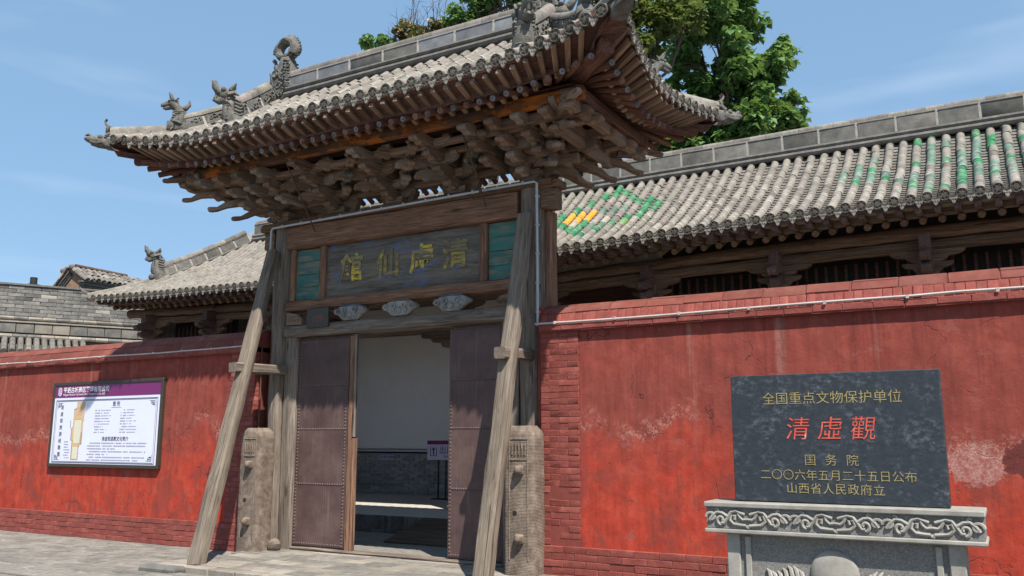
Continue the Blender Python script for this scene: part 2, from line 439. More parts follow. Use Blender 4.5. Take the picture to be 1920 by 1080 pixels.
# red limewash on plaster: fresh bright red below a ragged damp line, salt crust along it, dull streaked paint above
def red_plaster(name):
    t = NT(name); v = t.coords((1, 1, 1), 'World', False)
    g = t.n('ShaderNodeNewGeometry'); sx = t.n('ShaderNodeSeparateXYZ'); t.l(g.outputs['Position'], sx.inputs[0])
    X, Z = sx.outputs['X'], sx.outputs['Z']
    nb = t.noise(t.coords((.7425, .7425, .3150), 'World', False), 1.0, 5, .55)
    n2 = t.noise(v, 4.5, 9, .68, .3); n3 = t.noise(v, 21, 7, .7); n4 = t.noise(v, 1.7, 8, .66, .5); n5 = t.noise(v, 70, 4, .7)
    hgt = t.math('ADD', t.math('ADD', t.math('MULTIPLY_ADD', nb, 1.5), t.math('MULTIPLY_ADD', n2, .5)), t.math('MULTIPLY', n3, .16))
    d = t.math('SUBTRACT', Z, t.math('ADD', hgt, -.32 + -.17))
    mr = t.n('ShaderNodeMapRange'); mr.inputs['From Min'].default_value = .10; mr.inputs['From Max'].default_value = -.80; t.l(d, mr.inputs['Value'])
    low = t.math('MULTIPLY', mr.outputs['Result'], t.ramp(t.noise(v, 2.9, 9, .7, .6), [(.36, .35), (.52, 1.0)]))
    low = t.math('ADD', low, t.math('MULTIPLY', t.ramp(t.math('ADD', d, .5), [(.44, .22), (.50, 0.0)]), 1.0))
    up = t.ramp(n2, [(.30, (.1848, .0423, .0328)), (.50, (.2509, .0562, .0419)), (.72, (.3067, .0816, .0607))])
    up = t.mix(t.ramp(n4, [(.42, 0.0), (.66, .55)]), up, (.1802, .0482, .0396))
    lo = t.ramp(n2, [(.30, (.2679, .0375, .0254)), (.50, (.3807, .0488, .0291)), (.72, (.4418, .0771, .0469))])
    lo = t.mix(t.ramp(n4, [(.50, 0.0), (.60, .65)]), lo, (.2188, .0488, .0384))
    br_ = t.noise(t.coords((13, 13, 1.1), 'World', False), 1.0, 6, .7)
    c = t.mix(low, up, lo)
    c = t.mix(1.0, c, t.ramp(br_, [(.30, .78), (.50, 1.0), (.70, 1.12)]), 'MULTIPLY')
    c = t.mix(t.math('MULTIPLY', t.ramp(t.noise(t.coords((2.2, 2.2, .9), 'World', False), 1.3, 9, .72, .8), [(.54, 0.0), (.60, .6)]), 1.0), c, (.195, .050, .040))
    # patch repairs: hard-edged areas of an older, greyer coat
    pr_ = t.ramp(t.noise(t.coords((1, 1, 1.5), 'World', False), 2.3, 7, .62), [(.625, 0.0), (.64, .5)])
    c = t.mix(pr_, c, (.2490, .0876, .0714))
    # rain runs below the coping
    topf = t.ramp(t.math('MULTIPLY', Z, .33), [(.50, .15), (.92, 1.0)])
    st = t.noise(t.coords((4.2, 4.2, .13), 'World', False), 1.0, 7, .66); st2 = t.noise(t.coords((9, 9, .2), 'World', False), 1.0, 5, .6)
    c = t.mix(t.math('MULTIPLY', t.math('MULTIPLY', t.ramp(st, [(.60, 0.0), (.68, .55)]), topf), t.ramp(n3, [(.35, .35), (.62, 1.0)])), c, (.3734, .2024, .1692))
    c = t.mix(t.math('MULTIPLY', t.ramp(st2, [(.58, 0.0), (.70, .55)]), topf), c, (.1023, .0272, .0234))
    # salt crust and flaking along the damp line
    band = t.ramp(t.math('ADD', d, .5), [(.40, 0.0), (.49, 1.0), (.56, .75), (.70, 0.0)])
    brk = t.ramp(t.math('ADD', t.math('MULTIPLY', n3, .6), t.math('MULTIPLY', n5, .4)), [(.50, 0.0), (.56, 1.0)])
    sel = t.ramp(t.noise(t.coords((1, 1, .4), 'World', False), 1.15, 4, .55), [(.44, 0.0), (.56, 1.0)])
    c = t.mix(t.math('MULTIPLY', t.math('MULTIPLY', band, brk), t.math('MULTIPLY', sel, .8)), c, (.4610, .2283, .1836))
    # small chips anywhere
    c = t.mix(t.ramp(t.noise(v, 11, 6, .75), [(.705, 0.0), (.72, .7)]), c, (.4121, .2031, .1698))
    # hair cracks
    vo = t.n('ShaderNodeTexVoronoi', feature='DISTANCE_TO_EDGE'); vo.inputs['Scale'].default_value = 1.25
    wob = t.n('ShaderNodeVectorMath', operation='ADD'); wn_ = t.n('ShaderNodeTexNoise'); wn_.inputs['Scale'].default_value = 3.0; wn_.inputs['Detail'].default_value = 6
    t.l(v, wn_.inputs['Vector']); sc_ = t.n('ShaderNodeVectorMath', operation='SCALE'); sc_.inputs['Scale'].default_value = .55; t.l(wn_.outputs['Color'], sc_.inputs[0])
    t.l(v, wob.inputs[0]); t.l(sc_.outputs[0], wob.inputs[1]); t.l(wob.outputs[0], vo.inputs['Vector'])
    crk = t.math('MULTIPLY', t.ramp(vo.outputs['Distance'], [(.004, 1.0), (.012, 0.0)]), t.ramp(n4, [(.50, 0.0), (.62, .8)]))
    c = t.mix(crk, c, (.0828, .0230, .0192))
    # one large flaked area right of the tablet, with a dark island of old paint in it
    def blob(x0, z0, kz, wobble):
        vx = t.math('ABSOLUTE', t.math('SUBTRACT', X, x0)); vz = t.math('ABSOLUTE', t.math('SUBTRACT', Z, z0))
        dd = t.math('SQRT', t.math('ADD', t.math('POWER', vx, 2), t.math('MULTIPLY', t.math('POWER', vz, 2), kz)))
        return t.math('ADD', dd, t.math('MULTIPLY', t.math('SUBTRACT', n2, .5), wobble))
    big = t.ramp(t.math('ADD', blob(7.20, 1.37, 1.9, .75), t.math('MULTIPLY', t.math('SUBTRACT', n3, .5), .45)), [(.25, .9), (.29, 0.0)])
    c = t.mix(t.math('MULTIPLY', big, t.ramp(n3, [(.36, .25), (.58, 1.0)])), c, t.mix(t.ramp(n5, [(.4, 0.0), (.6, 1.0)]), (.3233, .1428, .1190), (.4627, .2728, .2395)))
    isl = t.ramp(blob(7.60, 1.38, 1.3, .42), [(.20, 1.0), (.21, 0.0)])
    c = t.mix(isl, c, (.1316, .0356, .0318))
    h = t.math('ADD', t.math('ADD', t.math('MULTIPLY', n2, .6), t.math('MULTIPLY', n3, .4)), t.math('ADD', t.math('MULTIPLY', pr_, -.25), t.math('ADD', t.math('MULTIPLY', big, -.3), t.math('MULTIPLY', crk, -.7))))
    return t.finish(c, .92, h, .45, .02, .12)
m_red = red_plaster('red_limewash_plaster')
m_redbrick = simple('red_painted_brick', [(.25, (.1615, .0399, .0323)), (.5, (.2232, .0551, .0427)), (.78, (.3040, .0997, .0808))], ns=6, bs=45, bstr=.7, vary=.2)
m_redslab = simple('faded_red_coping', [(.25, (.1142, .0312, .0223)), (.5, (.1610, .0455, .0322)), (.78, (.2119, .0823, .0638))], ns=4, bs=45, bstr=.5, vary=.3)
m_redjoint = simple('red_joint', [(.3, (.15, .036, .029)), (.7, (.215, .053, .041))], vary=0)

# sheet-iron door
def door_mat():
    t = NT('maroon_sheet_iron'); v = t.coords()
    n = t.noise(v, 2.2, 8, .65); n2 = t.noise(t.coords((30, 30, 1.2)), 1, 5, .6)
    c = t.ramp(n, [(.28, (.052, .029, .027)), (.52, (.086, .050, .045)), (.78, (.132, .084, .074))])
    c = t.mix(t.ramp(n2, [(.58, 0.0), (.74, .5)]), c, (.20, .135, .11))
    return t.finish(c, t.math('MULTIPLY_ADD', n, .3), t.noise(v, 5, 4, .5), .25, .03, .4)
m_door = door_mat()
# worn paint on the name board
def flaked(name, base_a, base_b, paints, gx=1.0):
    t = NT(name); v = t.coords((gx, 9, 9)); w = t.coords((1.3, 2.6, 2.6))
    g = t.noise(v, 2.0, 8, .68, .5)
    c = t.ramp(g, [(.3, base_a), (.7, base_b)])
    for k, (col, lo, sc) in enumerate(paints):
        off = t.n('ShaderNodeVectorMath', operation='ADD'); off.inputs[1].default_value = (k * 7.3, k * 3.1, k * 5.7); t.l(w, off.inputs[0])
        a = t.noise(off.outputs[0], sc, 8, .72)
        fl = t.math('MULTIPLY', t.ramp(a, [(lo, 0.0), (lo + .03, 1.0)]), t.ramp(g, [(.44, 1.0), (.56, .25)]))
        c = t.mix(t.math('MULTIPLY', fl, .85), c, col)
    return t.finish(c, .85, g, .6, .012, .2)
m_plaque = flaked('flaked_name_board', (.062, .056, .052), (.190, .165, .135), [((.095, .150, .34), .575, 1.3), ((.17, .20, .27), .62, 2.4), ((.24, .18, .07), .60, 2.0)])
m_teal = flaked('flaked_teal_board', (.1300, .1105, .0780), (.2470, .2145, .1560), [((.0286, .1365, .1300), .36, 1.0), ((.0455, .1820, .1625), .52, 1.6), ((.3510, .0650, .0260), .70, 3.5)])
m_orange = flaked('flaked_orange_beam', (.0550, .0300, .0180), (.1300, .0750, .0450), [((.4600, .1300, .0120), .50, 1.0), ((.0700, .0360, .0200), .52, 2.6)])
m_bracket_teal = flaked('bracket_with_old_paint', (.10, .07, .05), (.20, .15, .11), [((.035, .085, .075), .48, 2.0), ((.30, .07, .03), .66, 2.5)])
m_gold = flaked('flaked_yellow_paint', (.1800, .1500, .0840), (.2880, .2400, .1320), [((.6720, .5040, .0300), .49, 2.0)])
m_gold2 = flaked('worn_yellow_paint', (.125, .105, .065), (.22, .185, .11), [((.42, .33, .05), .52, 2.2), ((.10, .13, .22), .60, 2.0)])
m_tealbeam = flaked('flaked_lintel', (.0650, .0364, .0234), (.1625, .0936, .0585), [((.0455, .0975, .0910), .60, .9)])
m_redpaint = simple('red_wood_paint', [(.3, (.14, .028, .02)), (.6, (.23, .05, .036)), (.8, (.26, .15, .11))], ns=8, vary=.1)
m_postr = None

def stele_mat():
    t = NT('black_stele_stone'); v = t.coords((1, 1, 1), 'Object', False)
    n = t.noise(v, 4.5, 10, .72, .6); n2 = t.noise(t.coords((1.3, 1, 2.0), 'Object', False), 11, 8, .78)
    c = t.ramp(n2, [(.3, (.016, .021, .028)), (.7, (.034, .042, .052))])
    sc = t.math('MULTIPLY', t.ramp(n, [(.47, .0), (.66, 1.0)]), t.ramp(n2, [(.48, 0.0), (.66, .6)]))
    c = t.mix(sc, c, (.23, .25, .27))
    return t.finish(c, .55, n2, .12, .006, .35)
m_stele = stele_mat()
m_ink_gold = simple('gilded_lettering', [(.3, (.2400, .1920, .0720)), (.7, (.3680, .3040, .1360))], ns=30, vary=.1, rough=.6)
m_ink_red = simple('red_lettering', [(.35, (.50, .060, .038)), (.62, (.60, .11, .075)), (.74, (.62, .55, .5))], ns=14, vary=0, rough=.6)
def flat(name, col, rough=.5, spec=.3):
    t = NT(name); v = t.coords(); n = t.noise(v, 3, 4, .5)
    c = t.mix(t.ramp(n, [(.3, 0.0), (.8, .12)]), col, (col[0] * .75, col[1] * .75, col[2] * .75))
    return t.finish(c, rough, None, spec=spec)
m_sign = flat('sign_white', (.66, .68, .80), .35)
m_sign_purple = flat('sign_purple', (.16, .022, .12), .35)
m_sign_frame = flat('sign_frame_bronze', (.045, .036, .026), .4)
m_sign_ink = flat('sign_ink', (.05, .035, .08))
m_sign_grey = flat('sign_small_print', (.24, .23, .30))
m_sign_tan = flat('map_tan', (.58, .40, .23))
m_sign_cream = flat('map_cream', (.62, .60, .47))
m_sign_line = flat('map_outline', (.30, .23, .16))
m_sign_white = flat('sign_lettering', (.74, .70, .74))
m_exit = flat('exit_lilac', (.52, .47, .66))
m_plate = flat('grey_number_plate', (.055, .052, .046), .55)
m_plate_no = flat('faded_red_number', (.22, .06, .04))
m_ramp = wood('wood_ramp', (.05, .032, .022), (.10, .068, .048), (.16, .115, .085), .2)

# paving
def paving_mat(name, bed=False):
    t = NT(name); v = t.coords((1, 1, 1), 'World', False)
    n = t.noise(v, 1.3, 8, .6); n2 = t.noise(v, 9, 7, .7); n3 = t.noise(t.coords((1, 2.2, 1), 'World', False), 3.5, 6, .7)
    c = t.ramp(n2, [(.28, (.1156, .1056, .0924)), (.5, (.1782, .1637, .1439)), (.75, (.2442, .2257, .1980))])
    c = t.mix(t.ramp(n3, [(.56, 0.0), (.66, .55)]), c, (.3102, .2904, .2640))
    c = t.mix(t.ramp(n, [(.5, 0.0), (.75, .5)]), c, (.1320, .1188, .1024))
    if bed:
        br = t.n('ShaderNodeTexBrick'); t.l(v, br.inputs['Vector'])
        br.inputs['Scale'].default_value = 1; br.inputs['Brick Width'].default_value = .36; br.inputs['Row Height'].default_value = .18
        br.inputs['Mortar Size'].default_value = .006
        br.inputs['Color1'].default_value = (1, 1, 1, 1); br.inputs['Color2'].default_value = (.8, .8, .8, 1); br.inputs['Mortar'].default_value = (.5, .48, .45, 1)
        c = t.mix(1.0, c, br.outputs['Color'], 'MULTIPLY')
        return t.finish(c, .9, n2, .3, .01, .2)
    return t.finish(t.vary(c, .35), .88, n2, .35, .01, .25)
m_pave = paving_mat('grey_paver')
m_ground = paving_mat('paved_ground', True)
# ------------------------------------------------------------------ ground
GZ = -0.06
mb = MB(); mb.add([(-400, -400, GZ - .03), (400, -400, GZ - .03), (400, 400, GZ - .03), (-400, 400, GZ - .03)], [(0, 1, 2, 3)])
ground = tag(mb.build('ground', m_ground), kind='structure')

pavement = MB()
pavement.box((-4.5, -1.6, GZ - .026), (16, 3.2, .004))
pavement = tag(pavement.build('pavement', m_bed), kind='structure')
pv = [MB().box((0, 0, -.012), (.352, .172, .024), ch=.005, jit=.0015).mesh('paver', m_pave) for _ in range(6)]
npv = 0; extra = MB()
rows = int(2.9 / .18)
for r in range(rows):
    y = -.09 - r * .18
    off = .18 if r % 2 else 0
    x = -9.9 + off
    while x < 3.0:
        if not (x > -2.15 and y > -1.8):
            z = GZ + random.uniform(-.004, .004)
            M = T(x, y, z) @ Matrix.Rotation(random.uniform(-.012, .012), 4, 'Y') @ Matrix.Rotation(random.uniform(-.012, .012), 4, 'X') @ rz(random.uniform(-.02, .02))
            if npv < 290 and x < -1.2 and y > -2.3 and x > -9.0 + (-y - .1) * .9:
                link('paver', random.choice(pv), pavement, M); npv += 1
            else:
                extra.box((0, 0, -.012), (.352, .172, .024), M=M, ch=.005)
        x += .36
tag(extra.build('pavers', m_pave, pavement), kind='stuff')

# raised terrace in front of the doors
tb = MB(); tb.box((.35, -.5, -.06), (5.1, 2.2, .09))
terrace = tag(tb.build('terrace', m_bed), kind='structure')
y = -1.62
x = -2.3
while x < 2.9:                                   # kerb stones along the edge
    L = random.uniform(.34, .52)
    link('kerb_stone', MB().box((0, 0, 0), (L - .012, .16, .13), ch=.012, jit=.006).mesh('kerb_stone', m_slab), terrace, T(x + L / 2, y, -.068))
    x += L
yy = -1.53
r = 0
while yy < .34:
    d = .27
    x = -2.3 + (.2 if r % 2 else 0)
    while x < 2.85:
        L = random.uniform(.42, .56)
        link('paving_slab', MB().box((0, 0, 0), (L - .008, d - .008, .05), ch=.006, jit=.003).mesh('paving_slab', random.choice((m_slab, m_pave))), terrace, T(x + L / 2, yy + d / 2, -.024 + random.uniform(-.003, .003)))
        x += L
    yy += d; r += 1
lo = MB().box((0, 0, 0), (.62, .2, .07), ch=.02, jit=.012).build('loose_slab', m_ridge, None, T(-2.02, -1.83, GZ + .028) @ rz(.1))
tag(lo, 'dark worn stone slab lying at the foot of the left timber brace', 'stone slab')

# ------------------------------------------------------------------ red walls
COPE = [(-.045, 2.915), (-.045, 2.985), (-.025, 3.0), (.035, 3.135), (.135, 3.235), (.30, 3.275), (.465, 3.235), (.565, 3.135), (.625, 3.0), (.645, 2.985), (.645, 2.915)]
def red_wall(x0, x1, gate_side, label):
    w = empty('red_wall', ((x0 + x1) / 2, .3, GZ), label, 'wall')
    px = x1 if gate_side > 0 else x0                 # the end beside the gate
    pier0, pier1 = (px - .52, px) if gate_side > 0 else (px, px + .52)
    a, b = (x0, pier0) if gate_side > 0 else (pier1, x1)
    MB().box(((a + b) / 2, .31, 1.46), (b - a, .58, 2.93), ).build('plaster_panel', m_red, w)
    core = MB().box(((pier0 + pier1) / 2, .31, 1.46), (pier1 - pier0 - .01, .608, 2.9))
    core.box(((x0 + x1) / 2, .30, .12), (x1 - x0 - .006, .658, .40))
    core.box(((x0 + x1) / 2, .30, 2.95), (x1 - x0 - .004, .67, .07))
    core.build('core', m_redjoint, w)
    # brick pier
    z = .345; k = 0; hz = .0755
    protos = {}
    def brick(name, L, d, h, c, mats, parent, jit=.003):
        key = (name, round(L, 2), round(h, 3), random.randrange(3))
        if key not in protos: protos[key] = MB().box((0, 0, 0), (L, d, h), ch=.004, jit=jit).mesh(name, mats)
        return link(name, protos[key], parent, T(*c) @ rz(random.uniform(-.008, .008)))
    while z < 2.90:
        if k % 2: spans = ((0, .25), (.25, .52))
        else: spans = ((0, .12), (.12, .37), (.37, .52))
        for s0, s1 in spans:
            wear = random.uniform(-.002, .004) + (random.uniform(0, .03) if z < 1.0 and random.random() < .3 else 0)
            brick('brick', s1 - s0 - .004, .1, hz - .005, (pier0 + (s0 + s1) / 2, .05 + wear, z + hz / 2), m_redbrick, w)
        z += hz; k += 1
    # plinth, brick on brick
    ph = (.34 - GZ) / 5
    for c in range(5):
        x = x0 + (.15 if c % 2 else 0); zc = GZ + ph * (c + .5)
        lim0, lim1 = (-10.2, 9.0)
        while x < x1 - .05:
            L = min(.30, x1 - x)
            if lim0 < x < lim1 and not (5.1 < x < 6.9 and zc < .2):
                brick('plinth_brick', L - .007, .1, ph - .007, (x + L / 2, .016 + random.uniform(-.004, .005), zc), m_redbrick, w)
            x += L
    # coping: ledge bricks, a course on edge, then sloping slabs
    def slope_piece(name, q0, q1, xs, L, mats, g, th=.05):
        (ya, za), (yb, zb_) = q0, q1
        n = Vector((0, -(zb_ - za), (yb - ya))).normalized()
        m = frame((xs, ya, za), (xs + 1, ya, za), (0, n.y, n.z))
        wd = math.hypot(yb - ya, zb_ - za)
        key = (name, round(L, 3), random.randrange(4))
        if key not in protos: protos[key] = MB().box((L / 2, wd / 2, -th / 2), (L - g, wd - g, th), ch=.008, jit=.004).mesh(name, mats)
        M = frame((xs, ya, za), (xs + 1, ya, za), (0, n.y, n.z))
        return link(name, protos[key], w, M @ T(0, 0, random.uniform(-.004, .004)))
    prof = MB(); pts = [(yv * 1.0, zv - .02) for yv, zv in COPE]
    prof.loft([[(xx, .3 + (yv - .3) * .985, zv + .008) for yv, zv in pts] for xx in (x0 + .002, x1 - .002)])
    prof.build('coping_core', m_redjoint, w)
    rough_side = gate_side < 0
    x = x0
    while x < x1 - .05:
        L = min(.30, x1 - x)
        if -10.6 < x < 9.0:
            brick('ledge_brick', L - (.006 if rough_side else .002), .12, .065, (x + L / 2, .012, 2.952), m_redbrick, w, .003)
        x += L
    sL = .095 if rough_side else .6; x = x0
    while x < x1 - .02:
        L = min(sL, x1 - x)
        if -10.6 < x < 9.0: slope_piece('coping_brick', (-.025, 3.0), (.035, 3.135), x, round(L, 3), m_redbrick if rough_side else m_redslab, .005 if rough_side else .002)
        x += L
    sL = .46 if rough_side else .75; x = x0
    while x < x1 - .02:
        L = min(sL, x1 - x)
        if -10.6 < x < 9.0:
            slope_piece('coping_slab', (.035, 3.138), (.135, 3.238), x, round(L, 3), m_redslab, .005 if rough_side else .002)
            slope_piece('coping_slab', (.135, 3.24), (.30, 3.28), x, round(L, 3), m_redslab, .008)
        x += L
    return w
wall_l = red_wall(-30.0, -2.47, 1, 'long red plastered wall left of the gate with the site map on it')
wall_r = red_wall(2.47, 16.0, -1, 'red plastered wall right of the gate behind the black stone tablet')

# conduits along the copings
def conduit(path, r, mat, label, clips=None, name='conduit'):
    mb = MB(); mb.tube(path, r, 8)
    o = mb.build(name, mat)
    tag(o, label, 'pipe')
    for c in (clips or []): link('clip', MB().box((0, 0, 0), c[1]).mesh('clip', mat), o, T(*c[0]))
    return o
P = []
for i in range(41):
    x = -30 + i * (27.4 / 40); P.append((x, -.044 + .003 * math.sin(i), 2.998 + .006 * math.sin(x * 1.7) + .004 * math.sin(x * 4.1)))
conduit(P, .012, m_pvc, 'thin white conduit along the ledge of the left red wall', [((-30 + .7 * k, -.045, 3.0), (.03, .03, .03)) for k in range(29, 39)])
P = []
for i in range(31):
    x = 2.42 + i * (13 / 30); P.append((x, -.05, 3.012 + .008 * math.sin(x * 1.3) + (.012 if x > 7 else 0)))
conduit(P, .014, m_pvc, 'thin white conduit along the ledge of the right red wall', [((2.7 + .8 * k, -.05, 3.012), (.03, .035, .035)) for k in range(8)])
# ------------------------------------------------------------------ hipped tile roofs
TR = .066     # cover tile radius
def tile_mesh(mat, L=.27, r=TR):
    mb = MB(); n = 8; rings = []
    for xx, rr in ((0, r), (.02, r), (L, r * .985)):
        rings.append([(xx, rr * math.cos(math.pi * k / n), rr * math.sin(math.pi * k / n) - .004) for k in range(n + 1)])
    mb.loft(rings[:2], 1, closed=False); mb.loft(rings[1:], 0, closed=False)
    mb.add(rings[0], [tuple(range(n + 1))], 1)
    return mb.mesh('tile', [mat, m_mortar], .9)
TILES = {k: tile_mesh(m) for k, m in dict(g=m_tile, p=m_tile_pale, k=m_tile_pink, n=m_green, l=m_lime, j=m_jade, a=m_amber, c=m_cream).items()}
TMATS = dict(g=m_tile, p=m_tile_pale, k=m_tile_pink, n=m_green, l=m_lime, j=m_jade, a=m_amber, c=m_cream)
TORDER = list(TMATS)
def raw_tile(L=.27, r=TR):
    n = 6; vs = []; fs = []
    for xx, rr in ((0, r), (L, r * .985)):
        for k in range(n + 1): vs.append((xx, rr * math.cos(math.pi * k / n), rr * math.sin(math.pi * k / n) - .004))
    for k in range(n): fs.append((k, k + 1, n + 2 + k, n + 1 + k))
    return vs, fs
RAWV, RAWF = raw_tile()

def disc_mesh(r=.072):
    """round eave end with rim, ring and boss; axis along local -X"""
    mb = MB(); n = 14
    prof = [(.03, r * .98), (-.004, r), (-.012, r * .93), (-.010, r * .80), (-.002, r * .76), (-.002, r * .50), (-.010, r * .44), (-.012, r * .2)]
    rings = [[(x, q * math.cos(2 * math.pi * k / n), q * math.sin(2 * math.pi * k / n)) for k in range(n)] for x, q in prof]
    mb.loft(rings)
    for k in range(6):
        a = 2 * math.pi * k / 6
        mb.sph((-.004, r * .62 * math.cos(a), r * .62 * math.sin(a)), (.010, r * .13, r * .13), 6, 4)
    return mb.mesh('eave_disc', m_disc, .7)
DISC = disc_mesh(.079)
def drip_mesh(w=.125, h=.115):
    """hanging pointed lip of a gutter tile, lies in local YZ, faces -X"""
    pts = [(-w / 2, .01), (-w * .42, -h * .42), (-w * .25, -h * .55), (-w * .18, -h * .82), (0, -h), (w * .18, -h * .82), (w * .25, -h * .55), (w * .42, -h * .42), (w / 2, .01), (w * .28, -.018), (0, -.028), (-w * .28, -.018)]
    mb = MB(); rings = []
    for xo, sc in ((-.012, .86), (-.006, 1.0), (.014, 1.0)):
        rings.append([(xo + .25 * (p[1]), p[0] * sc, p[1] * (1 if sc == 1 else .93)) for p in pts])
    mb.loft(rings)
    for yy in (-.028, 0, .028): mb.sph((-.014 - .012, yy, -.045), (.008, .011, .016), 6, 4)
    return mb.mesh('drip_tile', m_drip, .6)
DRIP = drip_mesh()

class Roof:
    def __init__(s, a, b, xc, yr, zb, k1, k2, lift, ld, flare, fd, smax_end=None, sag=None):
        s.a, s.b, s.xc, s.yr, s.zb, s.k1, s.k2, s.lf, s.ld, s.fl, s.fd = a, b, xc, yr, zb, k1, k2, lift, ld, flare, fd
        s.sag = sag
    def half(s, side): return s.a if side in 'FB' else s.b
    def lift(s, d): return s.lf * max(0, 1 - max(d, 0) / s.ld) ** 2
    def flare(s, d): return s.fl * max(0, 1 - max(d, 0) / s.fd) ** 2
    def p(s, t): return s.k1 * t + (s.k2 * t * t if t > 0 else 0)
    def xy(s, side, u, t):
        if side == 'F': return (s.xc + u, s.yr - s.b + t)
        if side == 'B': return (s.xc - u, s.yr + s.b - t)
        if side == 'R': return (s.xc + s.a - t, s.yr + u)
        return (s.xc - s.a + t, s.yr - u)
    def z(s, side, u, t):
        d = s.half(side) - abs(u)
        zz = s.zb + s.lift(d) * max(0, 1 - max(t, 0) / s.ld) + s.p(t)
        if s.sag:
            x, y = s.xy(side, u, t); zz += s.sag(x) * max(0, 1 - max(t, 0) / s.b)
        return zz
    def pt(s, side, u, t, dz=0): return Vector((*s.xy(side, u, t), s.z(side, u, t) + dz))
    def tmax(s, side, u): return max(0.0, min(s.half(side) - abs(u), s.b))

def roof_bed(rf, name, parent, drop=.0, th=.05, mat=None):
    """closed shell just below the tiles"""
    mb = MB()
    for side in 'FBRL':
        h = rf.half(side); nu = max(8, int(h / .25)) * 2; nt = 8; g = []
        for i in range(nu + 1):
            u = -h + 2 * h * i / nu; d = h - abs(u); fl = rf.flare(d) - .02; tm = rf.tmax(side, u)
            # keep the corner square: rows near a corner are pulled out with it
            uu = u * (1 + (rf.flare(d) / h if d < rf.fd else 0))
            g.append([rf.pt(side, uu, -fl + (tm + fl) * j / nt, -drop) for j in range(nt + 1)])
        vs = [p for r_ in g for p in r_]; fs = []
        for i in range(nu):
            for j in range(nt):
                q = [i * (nt + 1) + j, (i + 1) * (nt + 1) + j, (i + 1) * (nt + 1) + j + 1, i * (nt + 1) + j + 1]
                fs.append(tuple(q))
        mb.add(vs, fs)
    return mb.build(name, mat or m_bed, parent, smooth=.5)

def tile_rows(rf, roof, sp, sides, single, colour, tl=.235, umin=None, umax=None):
    """single(side,x,j) -> True when that tile is a part of its own"""
    stuff = MB(); pans = MB()
    for side in sides:
        h = rf.half(side); n = int((h + .02) / sp)
        for i in range(-n, n + 1):
            u = i * sp; d = h - abs(u); fl = rf.flare(d); tm = rf.tmax(side, u) - .03
            x, y = rf.xy(side, u, 0)
            if umin is not None and not (umin <= u <= umax): continue
            e = rf.pt(side, u, -fl - .012, .040)
            q = rf.pt(side, u, -fl + .12, .052); q.z = e.z + (q.z - e.z) * .25
            M = frame(e, q)
            jr = random.uniform(-.012, .012)
            M = M @ T(0, 0, random.uniform(-.006, .006)) @ Matrix.Rotation(jr, 4, 'Z')
            vis = single(side, x, -1)
            if vis: link('eave_disc', DISC, roof, M @ T(0, 0, -.004) @ Matrix.Rotation(random.uniform(0, 6.28), 4, 'X'))
            else: stuff.add([tuple(v.co) for v in DISC.vertices], [tuple(p.vertices) for p in DISC.polygons], len(TORDER), M)
            if d > .1:
                uu = u + sp / 2
                if abs(uu) < h:
                    f2 = rf.flare(h - abs(uu))
                    e2_ = rf.pt(side, uu, -f2 - .004, .018); q2_ = rf.pt(side, uu, -f2 + .12, .022); q2_.z = e2_.z + (q2_.z - e2_.z) * .4
                    M2 = frame(e2_, q2_) @ Matrix.Rotation(random.uniform(-.06, .06), 4, 'X')
                    if vis: link('drip_tile', DRIP, roof, M2)
                    else: stuff.add([tuple(v.co) for v in DRIP.vertices], [tuple(p.vertices) for p in DRIP.polygons], len(TORDER) + 1, M2)
            # cover tiles, laid from the eave up
            t = -fl; j = 0
            while t < tm - .03:
                L = min(tl, tm - t)
                a = rf.pt(side, u, t, .048); b = rf.pt(side, u, t + L, .048)
                M = frame(a, b) @ T(0, random.uniform(-.007, .007), random.uniform(-.005, .006)) @ Matrix.Rotation(random.uniform(-.035, .035), 4, 'Z')
                k = colour(side, x, y, t)
                if single(side, x, j): link('tile', TILES[k], roof, M)
                else: stuff.add(RAWV, RAWF, TORDER.index(k), M)
                t += L; j += 1
            # gutter tiles: short overlapping troughs between the rows
            uu = u + sp / 2
            if abs(uu) < h - .05:
                f2 = rf.flare(h - abs(uu)); tm2 = rf.tmax(side, uu); t = -f2 - .02; st = .105
                while t < tm2:
                    L = min(st, tm2 - t)
                    a = rf.pt(side, uu, t, .030); b = rf.pt(side, uu, t + L, .012)
                    M = frame(a, b); w = sp / 2 - .02; vs = []
                    for xx in (0, (b - a).length):
                        for q_ in range(5):
                            f = q_ / 4 * 2 - 1; vs.append((xx, f * w, .022 * f * f - .004))
                    for q_ in range(5):
                        f = q_ / 4 * 2 - 1; vs.append((0, f * w, .022 * f * f - .028))
                    fs = [(q_, q_ + 1, q_ + 6, q_ + 5) for q_ in range(4)] + [(q_, q_ + 10, q_ + 11, q_ + 1) for q_ in range(4)]
                    pans.add(vs, fs, 0, M)
                    t += L
    if stuff.v: tag(stuff.build('roof_tiles', [TMATS[k] for k in TORDER] + [m_disc, m_drip], roof, smooth=.9), kind='stuff')
    if pans.v: tag(pans.build('pan_tiles', m_tile_dark, roof, smooth=.6), kind='stuff')

def half_round(mb, path, r, n=8, mi=0, drop=.02):
    rings = []
    path = [Vector(p) for p in path]
    for i, p in enumerate(path):
        t = (path[min(i + 1, len(path) - 1)] - path[max(i - 1, 0)]).normalized()
        a = Vector((0, 0, 1)).cross(t).normalized(); b = t.cross(a)
        ring = [tuple(p + a * (r * math.cos(math.pi * k / n)) + b * (r * math.sin(math.pi * k / n))) for k in range(n + 1)]
        ring += [tuple(p - a * r - b * drop), tuple(p + a * r - b * drop)]
        rings.append(ring)
    mb.loft(rings, mi)

